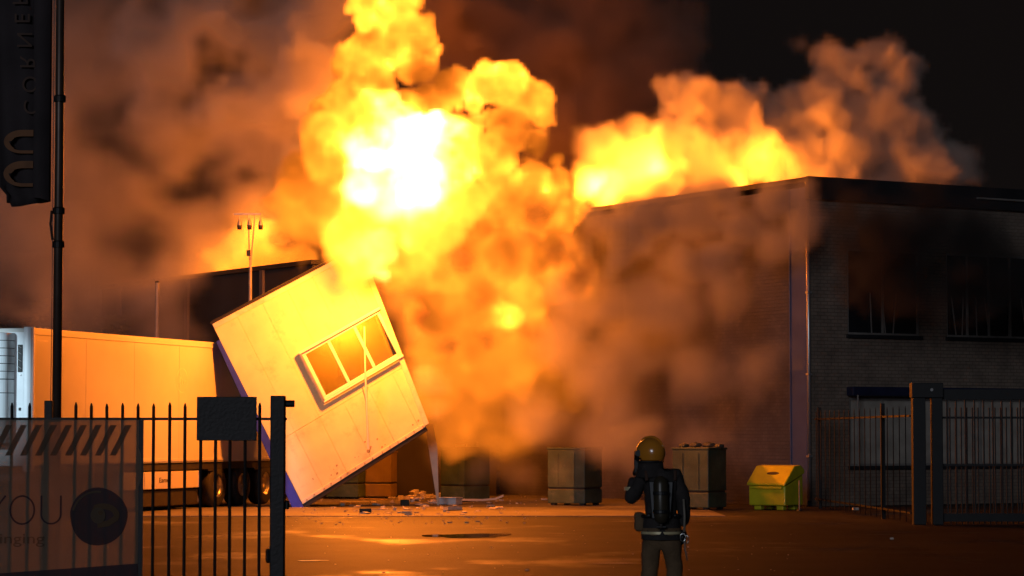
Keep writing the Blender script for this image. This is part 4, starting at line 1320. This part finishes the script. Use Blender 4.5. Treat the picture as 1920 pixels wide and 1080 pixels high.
def fire_material(name, ext, strength):
    m = bpy.data.materials.new(name); m.use_nodes = True
    N, L = m.node_tree.nodes, m.node_tree.links
    N.clear()
    out = N.new('ShaderNodeOutputMaterial')
    at = N.new('ShaderNodeAttribute'); at.attribute_name = 'density'
    he = N.new('ShaderNodeAttribute'); he.attribute_name = 'temperature'
    mu = N.new('ShaderNodeMath'); mu.operation = 'MULTIPLY'; mu.inputs[1].default_value = ext
    L.new(at.outputs['Fac'], mu.inputs[0])
    ab = N.new('ShaderNodeVolumeAbsorption')
    ab.inputs['Color'].default_value = (0, 0, 0, 1)
    L.new(mu.outputs[0], ab.inputs['Density'])
    # hotter gas shines whiter
    hot = N.new('ShaderNodeMath'); hot.operation = 'SUBTRACT'; hot.inputs[1].default_value = 7.0; hot.use_clamp = False
    L.new(he.outputs['Fac'], hot.inputs[0])
    hm = N.new('ShaderNodeMath'); hm.operation = 'MAXIMUM'; hm.inputs[1].default_value = 0
    L.new(hot.outputs[0], hm.inputs[0])
    b1 = N.new('ShaderNodeMath'); b1.operation = 'MULTIPLY_ADD'; b1.inputs[1].default_value = 0.035
    L.new(hm.outputs[0], b1.inputs[0])
    b0 = N.new('ShaderNodeMath'); b0.operation = 'MULTIPLY'; b0.inputs[1].default_value = FIRE[2]
    L.new(he.outputs['Fac'], b0.inputs[0]); L.new(b0.outputs[0], b1.inputs[2])
    g0 = N.new('ShaderNodeMath'); g0.operation = 'MULTIPLY'; g0.inputs[1].default_value = FIRE[1]
    L.new(he.outputs['Fac'], g0.inputs[0])
    cc = N.new('ShaderNodeCombineXYZ')
    L.new(he.outputs['Fac'], cc.inputs[0]); L.new(g0.outputs[0], cc.inputs[1]); L.new(b1.outputs[0], cc.inputs[2])
    ms = N.new('ShaderNodeMath'); ms.operation = 'MULTIPLY'; ms.inputs[1].default_value = strength
    L.new(mu.outputs[0], ms.inputs[0])
    em = N.new('ShaderNodeEmission')
    L.new(cc.outputs[0], em.inputs['Color']); L.new(ms.outputs[0], em.inputs['Strength'])
    ad = N.new('ShaderNodeAddShader')
    L.new(ab.outputs[0], ad.inputs[0]); L.new(em.outputs[0], ad.inputs[1])
    L.new(ad.outputs[0], out.inputs['Volume'])
    return m

# ---- the fireball, and emissive puffs added for the low smoke glow
fg = Grid((-6.6, 57.5, 1.0), (3.6, 68.0, 14.6), 0.085)
FP = [  # px, py, depth, radius, heat, softness
    (735, 20, 62.5, .80, 2.6, .12), (775, 70, 62.2, .62, 2.4, .12), (700, 95, 62.0, .62, 2.6, .12), (720, -50, 63, .9, 2.2, .15),
    (690, 165, 61.5, .70, 2.8, .12), (725, 175, 61.3, .45, 2.8, .12), (640, 185, 62.0, .55, 2.0, .15), (650, 130, 62.5, .5, 1.6, .2),
    (700, 235, 61.0, .85, 5.0, .15), (630, 270, 61.5, .80, 2.5, .3), (600, 200, 62.5, .5, 1.4, .3),
    (712, 295, 60.6, .78, 20, .25), (765, 290, 60.4, .75, 38, .25), (805, 260, 60.6, .5, 22, .2), (770, 340, 60.6, .68, 28, .3), (700, 345, 60.8, .7, 9, .3), (800, 360, 61.2, .8, 8, .3), (780, 330, 62, 1.0, 12, .3), (720, 260, 61.6, .9, 8, .3), (820, 310, 61.6, .8, 6, .3),
    (840, 160, 62.2, .55, 1.6, .12), (905, 165, 61.8, .55, 4.0, .12), (955, 160, 62.0, .55, 2.6, .12), (890, 195, 61.2, .42, 8.0, .12),
    (1000, 190, 62.2, .52, 1.5, .12), (1022, 225, 62.2, .32, 2.8, .12), (1005, 270, 62.2, .50, 1.3, .12), (950, 240, 61.6, .75, 1.4, .15),
    (870, 250, 60.9, .60, 2.6, .15), (850, 300, 60.6, .65, 3.8, .15), (920, 300, 61.2, .80, 2.2, .15), (1000, 335, 62.0, .55, 1.7, .15),
    (1035, 335, 62.2, .40, 2.2, .12), (1000, 390, 62.4, .60, .95, .2), (930, 380, 61.6, .85, 1.2, .2), (860, 390, 61.2, .85, 1.5, .3),
    (800, 430, 61.0, .85, 2.2, .5), (720, 420, 61.2, .85, 2.6, .5), (640, 380, 62.0, .85, 1.7, .5), (580, 330, 63.0, .8, 1.0, .6),
    (670, 470, 61.0, .75, 2.8, .6), (600, 420, 62.5, .8, 1.3, .6), (560, 400, 64, .7, .8, .7),
    (770, 500, 61.5, .9, 1.2, .5), (850, 480, 62.0, .9, 1.1, .4), (930, 470, 62.5, .85, 1.2, .4), (1000, 470, 63.5, .6, .6, .4),
    (960, 560, 64, .8, 1.4, .4), (880, 560, 63.0, .8, 1.0, .4), (820, 590, 62.5, .8, 1.3, .6), (950, 590, 63.0, .35, 3.0, .2),
    (900, 640, 64, .9, .75, .6), (820, 680, 63.2, .7, 1.6, .7), (1040, 520, 65, .6, .9, .4), (1090, 545, 65.5, .35, 1.1, .3),
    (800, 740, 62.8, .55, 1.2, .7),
    (680, 500, 59.2, .40, 4.0, .5), (655, 520, 59.3, .32, 3.5, .6), (700, 470, 59.3, .42, 3.0, .6),
    (785, 125, 62.6, .5, 1.0, .2), (800, 185, 62.6, .5, .9, .2), (760, 200, 62.0, .5, 1.6, .2), (1045, 300, 62.3, .35, 1.8, .12), (1050, 350, 63, .45, 1.6, .2), (1045, 400, 63.5, .5, 1.0, .3), (1078, 395, 64, .32, 2.2, .2),
    (890, 700, 64.4, 1.0, 1.0, 1.5), (970, 670, 64.8, 1.0, .75, 1.6), (850, 790, 64.2, .75, .8, 1.4), (930, 790, 64.8, .8, .55, 1.5), (1040, 700, 65.6, .8, .4, 1.6),  # emission added here to give the low smoke its orange glow
]
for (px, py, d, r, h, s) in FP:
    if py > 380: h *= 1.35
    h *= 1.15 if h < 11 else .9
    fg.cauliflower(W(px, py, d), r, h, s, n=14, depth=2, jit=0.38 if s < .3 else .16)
sd, heat, soft = fg.field()
nb = vnoise(fg.n, fg.step, 1.0, 3, 0.55, billow=True)
nl = vnoise(fg.n, fg.step, 1.6, 4, 0.6)
nc = vnoise(fg.n, fg.step, 0.7, 3, 0.6, billow=True)
sd = sd - 0.09 * nb - 0.05 * nc - 0.05
rho = np.clip(sd / np.maximum(soft, 0.08) + 0.15, 0, 1)
sharp = np.clip(1.25 - soft * 1.5, .22, 1)
heat = heat * np.exp(0.40 * nl - sharp * (0.30 * nb + 0.38 * nc))
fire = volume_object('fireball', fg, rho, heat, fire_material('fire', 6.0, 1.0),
                     'huge yellow and orange fireball rolling up behind the tilted cabin, plus glow added to the low smoke', 'fireball')

# a second fire behind the rear building
fg2 = Grid((-10.5, 76.0, 2.6), (-4.5, 82.0, 9.5), 0.15)
for (px, py, d, r, h, s) in [(455, 480, 79, .75, 3.2, .6), (480, 450, 79, .6, 4.5, .6), (440, 500, 79, .8, 2.4, .7), (500, 490, 79, .7, 1.6, .7), (470, 560, 79.5, .9, 1.5, .7), (560, 500, 79, .7, 1.2, .7)]:
    fg2.cauliflower(W(px, py, d), r, h, s, n=10, depth=1, jit=0.2)
sd, heat, soft = fg2.field()
nb = vnoise(fg2.n, fg2.step, 1.0, 3, 0.55, billow=True)
rho = np.clip((sd - .15 * nb) / np.maximum(soft, .08), 0, 1)
volume_object('rear_flames', fg2, rho, heat * np.exp(-.25 * nb), bpy.data.materials['fire'],
              'small patch of yellow flames glowing behind the floodlight mast', 'flames')

# ---- smoke (scattering volumes lit by the lamps; low glow is partly emitted)
def smoke_grid(lo, hi, step, puffs, nscale, namp, caul=(10, 1), warp_soft=1.0):
    g = Grid(lo, hi, step)
    for p in puffs:
        (px, py, d, r, dens, soft) = p[:6]
        sq = p[6] if len(p) > 6 else (1, 1, 1)
        g.cauliflower(W(px, py, d), r, dens, soft, n=caul[0], depth=caul[1], jit=.15, sq=sq)
    sd, dn, soft = g.field()
    nb = vnoise(g.n, g.step, nscale, 4, .55, billow=True)
    nl = vnoise(g.n, g.step, nscale * 2.2, 3, .6)
    sd = sd - namp * nb
    rho = np.clip(sd / np.maximum(soft, .1), 0, 1)
    rho = rho * rho * (3 - 2 * rho) * dn * np.clip(1 + .45 * nl, .15, 3)
    # fade out at the grid's own faces
    for ax in range(3):
        n = g.n[ax]; w = np.clip(np.minimum(np.arange(n), n - 1 - np.arange(n)) / 5.0, 0, 1)
        sh = [1, 1, 1]; sh[ax] = n
        rho = rho * w.reshape(sh)
    return g, rho.astype(np.float32)

gre = (.82, .76, .72)
# bank of smoke drifting off to the left, behind the trailer
L1 = [(80, 60, 78, 3.0, .30, 2.5), (60, 260, 78, 3.0, .30, 2.5), (60, 440, 78, 2.8, .35, 2.5), (200, 180, 77, 2.4, .35, 2.0),
      (220, 360, 77, 2.5, .40, 2.2), (180, 520, 77, 2.2, .30, 2.0), (-60, 150, 79, 3, .3, 2.5), (-60, 420, 79, 3, .3, 2.5),
      (330, 110, 74.5, 1.9, .9, 1.0), (300, 190, 74.5, 1.3, .9, .8), (400, 60, 74.5, 1.6, .9, .9), (420, 180, 74, 1.5, .8, 1.0),
      (330, 300, 75, 1.7, .6, 1.5), (360, 420, 75, 1.7, .6, 1.5), (430, 320, 74, 1.5, .6, 1.2),
      (500, 240, 72, 1.2, .8, .9), (500, 130, 71, .8, 1.2, .5), (560, 110, 70, .6, 1.6, .35), (490, 60, 73, 1.1, 1.0, .6), (560, 40, 73, 1.0, .9, .6),
      (590, 150, 69, .5, 1.4, .3), (460, 130, 70.5, .45, 1.6, .3), (530, 300, 71, 1.1, .7, 1.0), (480, 380, 77, 1.2, .5, 1.2), (540, 420, 77, .9, .5, 1.0),
      (280, 500, 76, 1.5, .5, 1.4), (120, 600, 74, 1.6, .4, 1.4), (300, 590, 74, 1.3, .4, 1.2), (390, 500, 77.5, 1.0, .4, 1.0), (600, 60, 72, 1.0, .8, .6), (550, 190, 73, 1.2, .9, .8), (600, 110, 73, 1.1, .9, .7), (620, 200, 72, 1, .8, .6), (630, 0, 73, 1.1, .8, .6), (520, 60, 76, 1.6, 1.2, .9), (560, 160, 76, 1.6, 1.2, .9), (590, 20, 76, 1.5, 1.2, .9), (400, -60, 76, 2.2, .7, 1.2), (250, -20, 78, 2.2, .5, 1.6), (560, -60, 74, 1.4, .9, .8)]
g, rho = smoke_grid((-18, 67.5, 2.2), (-4.0, 84, 17.5), .2, L1, 1.7, .60)
volume_object('drifting_smoke', g, rho, None, smoke_material('smoke_left', (.90, .86, .82), .95), 'broad grey brown smoke bank drifting to the left behind the trailer', 'smoke')
# dark smoke column above and behind the fireball
L2 = [(900, 40, 79, 2.4, .8, 1.0), (1000, 110, 79, 2.2, .8, 1.0), (1100, 60, 80, 2.2, .8, 1.0), (1180, 130, 80, 1.9, .8, .9), (1230, 70, 81, 1.5, .7, .9),
      (860, 140, 78, 1.6, .8, .9), (1090, 200, 79, 1.6, .7, .9), (960, -60, 80, 2.5, .8, 1), (1130, -60, 81, 2.3, .8, 1), (1000, 240, 77, 1.6, .7, .9), (820, 40, 77, 1.5, .9, .8), (840, 230, 75, 1.1, .8, .6)]
g, rho = smoke_grid((-4.4, 72, 7.5), (7.5, 85, 17.5), .2, L2, 1.7, .40)
volume_object('dark_smoke', g, rho, None, smoke_material('smoke_dark', (.48, .36, .30), 1.2), 'near-black brown smoke rolling above the fireball', 'smoke')
# orange plume over the warehouse roof
L3 = [(1120, 290, 72.5, .80, 1, .25), (1100, 350, 71.5, .6, 1, .3), (1190, 300, 73, 1.0, 1, .3), (1250, 270, 74, 1.0, 1, .3), (1300, 205, 74.5, .95, 1, .25), (1260, 180, 74.5, .5, 1, .2),
      (1300, 290, 74.5, 1.3, 1, .3), (1370, 210, 75, 1.0, 1, .25), (1400, 290, 75.5, 1.3, 1, .3), (1440, 240, 76, 1.0, 1, .3), (1480, 320, 76, 1.2, 1, .4), (1500, 250, 76, .9, 1, .3),
      (1540, 190, 76, 1.0, .9, .25), (1575, 120, 76.5, .95, .9, .25), (1640, 105, 76.5, .9, .9, .25), (1680, 150, 76.5, .8, .9, .25), (1620, 200, 76.5, 1.2, .9, .3),
      (1580, 290, 76.5, 1.3, .9, .3), (1690, 250, 77, 1.1, .8, .35), (1730, 310, 77, 1.1, .7, .4), (1790, 310, 77.5, .8, .6, .5), (1500, 80, 76.5, .35, .5, .4),
      (1230, 350, 73.5, 1.0, 1, .4), (1350, 350, 74.5, 1.0, 1, .4), (1160, 350, 72, .9, 1, .4), (1630, 340, 77, 1.1, .7, .5), (1530, 350, 76.5, 1.0, .8, .4)]
g, rho = smoke_grid((1.6, 69, 6.2), (14.6, 80.5, 14.2), .125, L3, .9, .16, caul=(13, 2))
volume_object('roof_plume', g, rho, None, smoke_material('smoke_plume', (.9, .86, .8), 1.7), 'billowing orange-lit smoke plume rising over the warehouse roof', 'smoke')
# low smoke between the cabin and the warehouse wall
L4 = [(860, 620, 66, 1.6, .5, 1.4), (900, 760, 66.5, 1.5, .55, 1.4), (960, 700, 67, 1.6, .55, 1.4), (1040, 620, 67.5, 1.5, .5, 1.4), (1040, 780, 67.5, 1.5, .5, 1.4),
      (1130, 700, 67, 1.4, .35, 1.4), (1130, 850, 67, 1.2, .35, 1.3), (950, 870, 68, 1.1, .5, 1.0), (860, 840, 68, 1.0, .4, 1.0), (1050, 520, 68, 1.2, .5, 1.1),
      (1200, 780, 66, 1.3, .22, 1.4), (1230, 620, 66, 1.5, .22, 1.4), (1320, 700, 65, 1.3, .12, 1.4), (790, 600, 66, 1.0, .4, 1.0), (760, 560, 66, .9, .4, .9),
      (850, 490, 65.5, 1.1, .5, 1.0), (1070, 560, 62.3, .9, .5, .9), (1110, 700, 62.3, 1.0, .5, 1.0), (1120, 830, 62.6, .9, .5, 1.0), (1050, 650, 61.8, .9, .5, .9), (1010, 790, 62.4, .9, .5, .9), (1160, 770, 63, .9, .4, 1.0), (1160, 620, 63, .9, .4, 1.0), (1200, 880, 63.5, .7, .35, 1), (1060, 890, 63.4, .8, .45, .9), (990, 900, 63.5, .8, .4, .9), (900, 880, 65, .7, .4, .9), (1120, 560, 61.8, .8, .5, .8), (800, 700, 61.3, .45, .9, .6), (775, 630, 61.2, .35, .8, .5), (815, 775, 61.4, .35, .8, .5), (960, 470, 66, 1.1, .5, 1.0)]
g, rho = smoke_grid((-4.2, 60.2, .05), (8.4, 73, 9.5), .2, L4, 1.9, .16)
volume_object('ground_smoke', g, rho, None, smoke_material('smoke_low', (.88, .84, .80), 1.7), 'glowing orange haze of smoke between the cabin and the warehouse side wall', 'smoke')
# grey puffs curling in front of the side wall, just under the roof
L5 = [(1110, 405, 63.5, .5, 1.1, .35), (1170, 385, 64, .5, 1.0, .35), (1180, 440, 62.6, .75, 1.2, .45), (1150, 490, 62.4, .55, 1.2, .4), (1230, 400, 63, .7, 1, .45), (1090, 470, 62.4, .55, 1.3, .4), (1140, 420, 63, .5, 1.2, .4),
      (1300, 400, 62.6, .7, .8, .5), (1380, 420, 62, .75, .9, .5), (1340, 480, 62, .7, .8, .6), (1440, 370, 61.8, .65, .9, .5), (1280, 490, 62, .7, .6, .7), (1440, 460, 61.5, .7, .8, .6),
      (1500, 420, 61.0, .6, .9, .5), (1500, 360, 61.3, .5, .9, .45), (1250, 580, 62, .9, .45, .8), (1200, 560, 62.5, .8, .5, .8), (1350, 360, 63, .5, .9, .4), (1250, 345, 64, .45, .8, .4),
      (1380, 560, 61.5, .9, .30, .9), (1200, 690, 62, .9, .40, .9), (1290, 700, 61.8, .9, .30, .9), (1200, 820, 62, .8, .35, .9), (1300, 840, 62, .8, .22, .9), (1420, 680, 61.5, .9, .18, .9)]
g, rho = smoke_grid((1.6, 59.2, .05), (8.6, 65.8, 8.9), .14, L5, 1.0, .15, caul=(12, 1))
volume_object('wall_smoke', g, rho, None, smoke_material('smoke_grey', (.60, .60, .63), 2.8), 'grey brown smoke curling down in front of the warehouse side wall', 'smoke')
L6 = [(1590, 400, 60.5, .9, 1, 1.0), (1660, 440, 60.5, 1.1, 1, 1.1), (1740, 430, 61, 1.15, 1, 1.1), (1820, 450, 61, 1.1, 1, 1.1), (1700, 520, 61, 1.0, .9, 1.1),
      (1800, 530, 61, 1.0, .9, 1.1), (1620, 520, 60.5, .9, .8, 1.0), (1880, 510, 61.5, 1.0, .9, 1.1), (1740, 360, 61, .7, .7, .9), (1850, 560, 61.5, .7, .8, .9)]
g, rho = smoke_grid((7.2, 58.6, 3.6), (14.2, 64, 8.6), .13, L6, .8, .22, caul=(10, 1))
volume_object('facade_smoke', g, rho, None, smoke_material('smoke_sooty', (.09, .09, .09), 2.4), 'dark sooty smoke hanging down over the upper front windows', 'smoke')
L7 = [(1010, 405, 59.9, .42, 1, .5), (1050, 470, 60.0, .6, 1, .6), (1080, 525, 60.2, .5, 1, .6), (1000, 450, 60, .32, .8, .3), (772, 582, 60.3, .26, .8, .2),
      (862, 497, 59.6, .30, .8, .3), (925, 640, 60.4, .24, .9, .25), (1090, 440, 60.4, .38, .8, .3), (905, 560, 60.2, .22, .6, .25), (985, 625, 60.5, .28, .6, .3), (835, 655, 60.4, .22, .5, .25), (632, 330, 59.8, .2, .6, .25)]
g, rho = smoke_grid((-4.6, 58.4, 2.2), (3.0, 62.0, 9.0), .1, L7, .7, .16, caul=(10, 1))
volume_object('soot_puffs', g, rho, None, smoke_material('smoke_soot', (.24, .18, .15), 3.2), 'dark soot patches drifting in front of the right flank of the fireball', 'smoke')
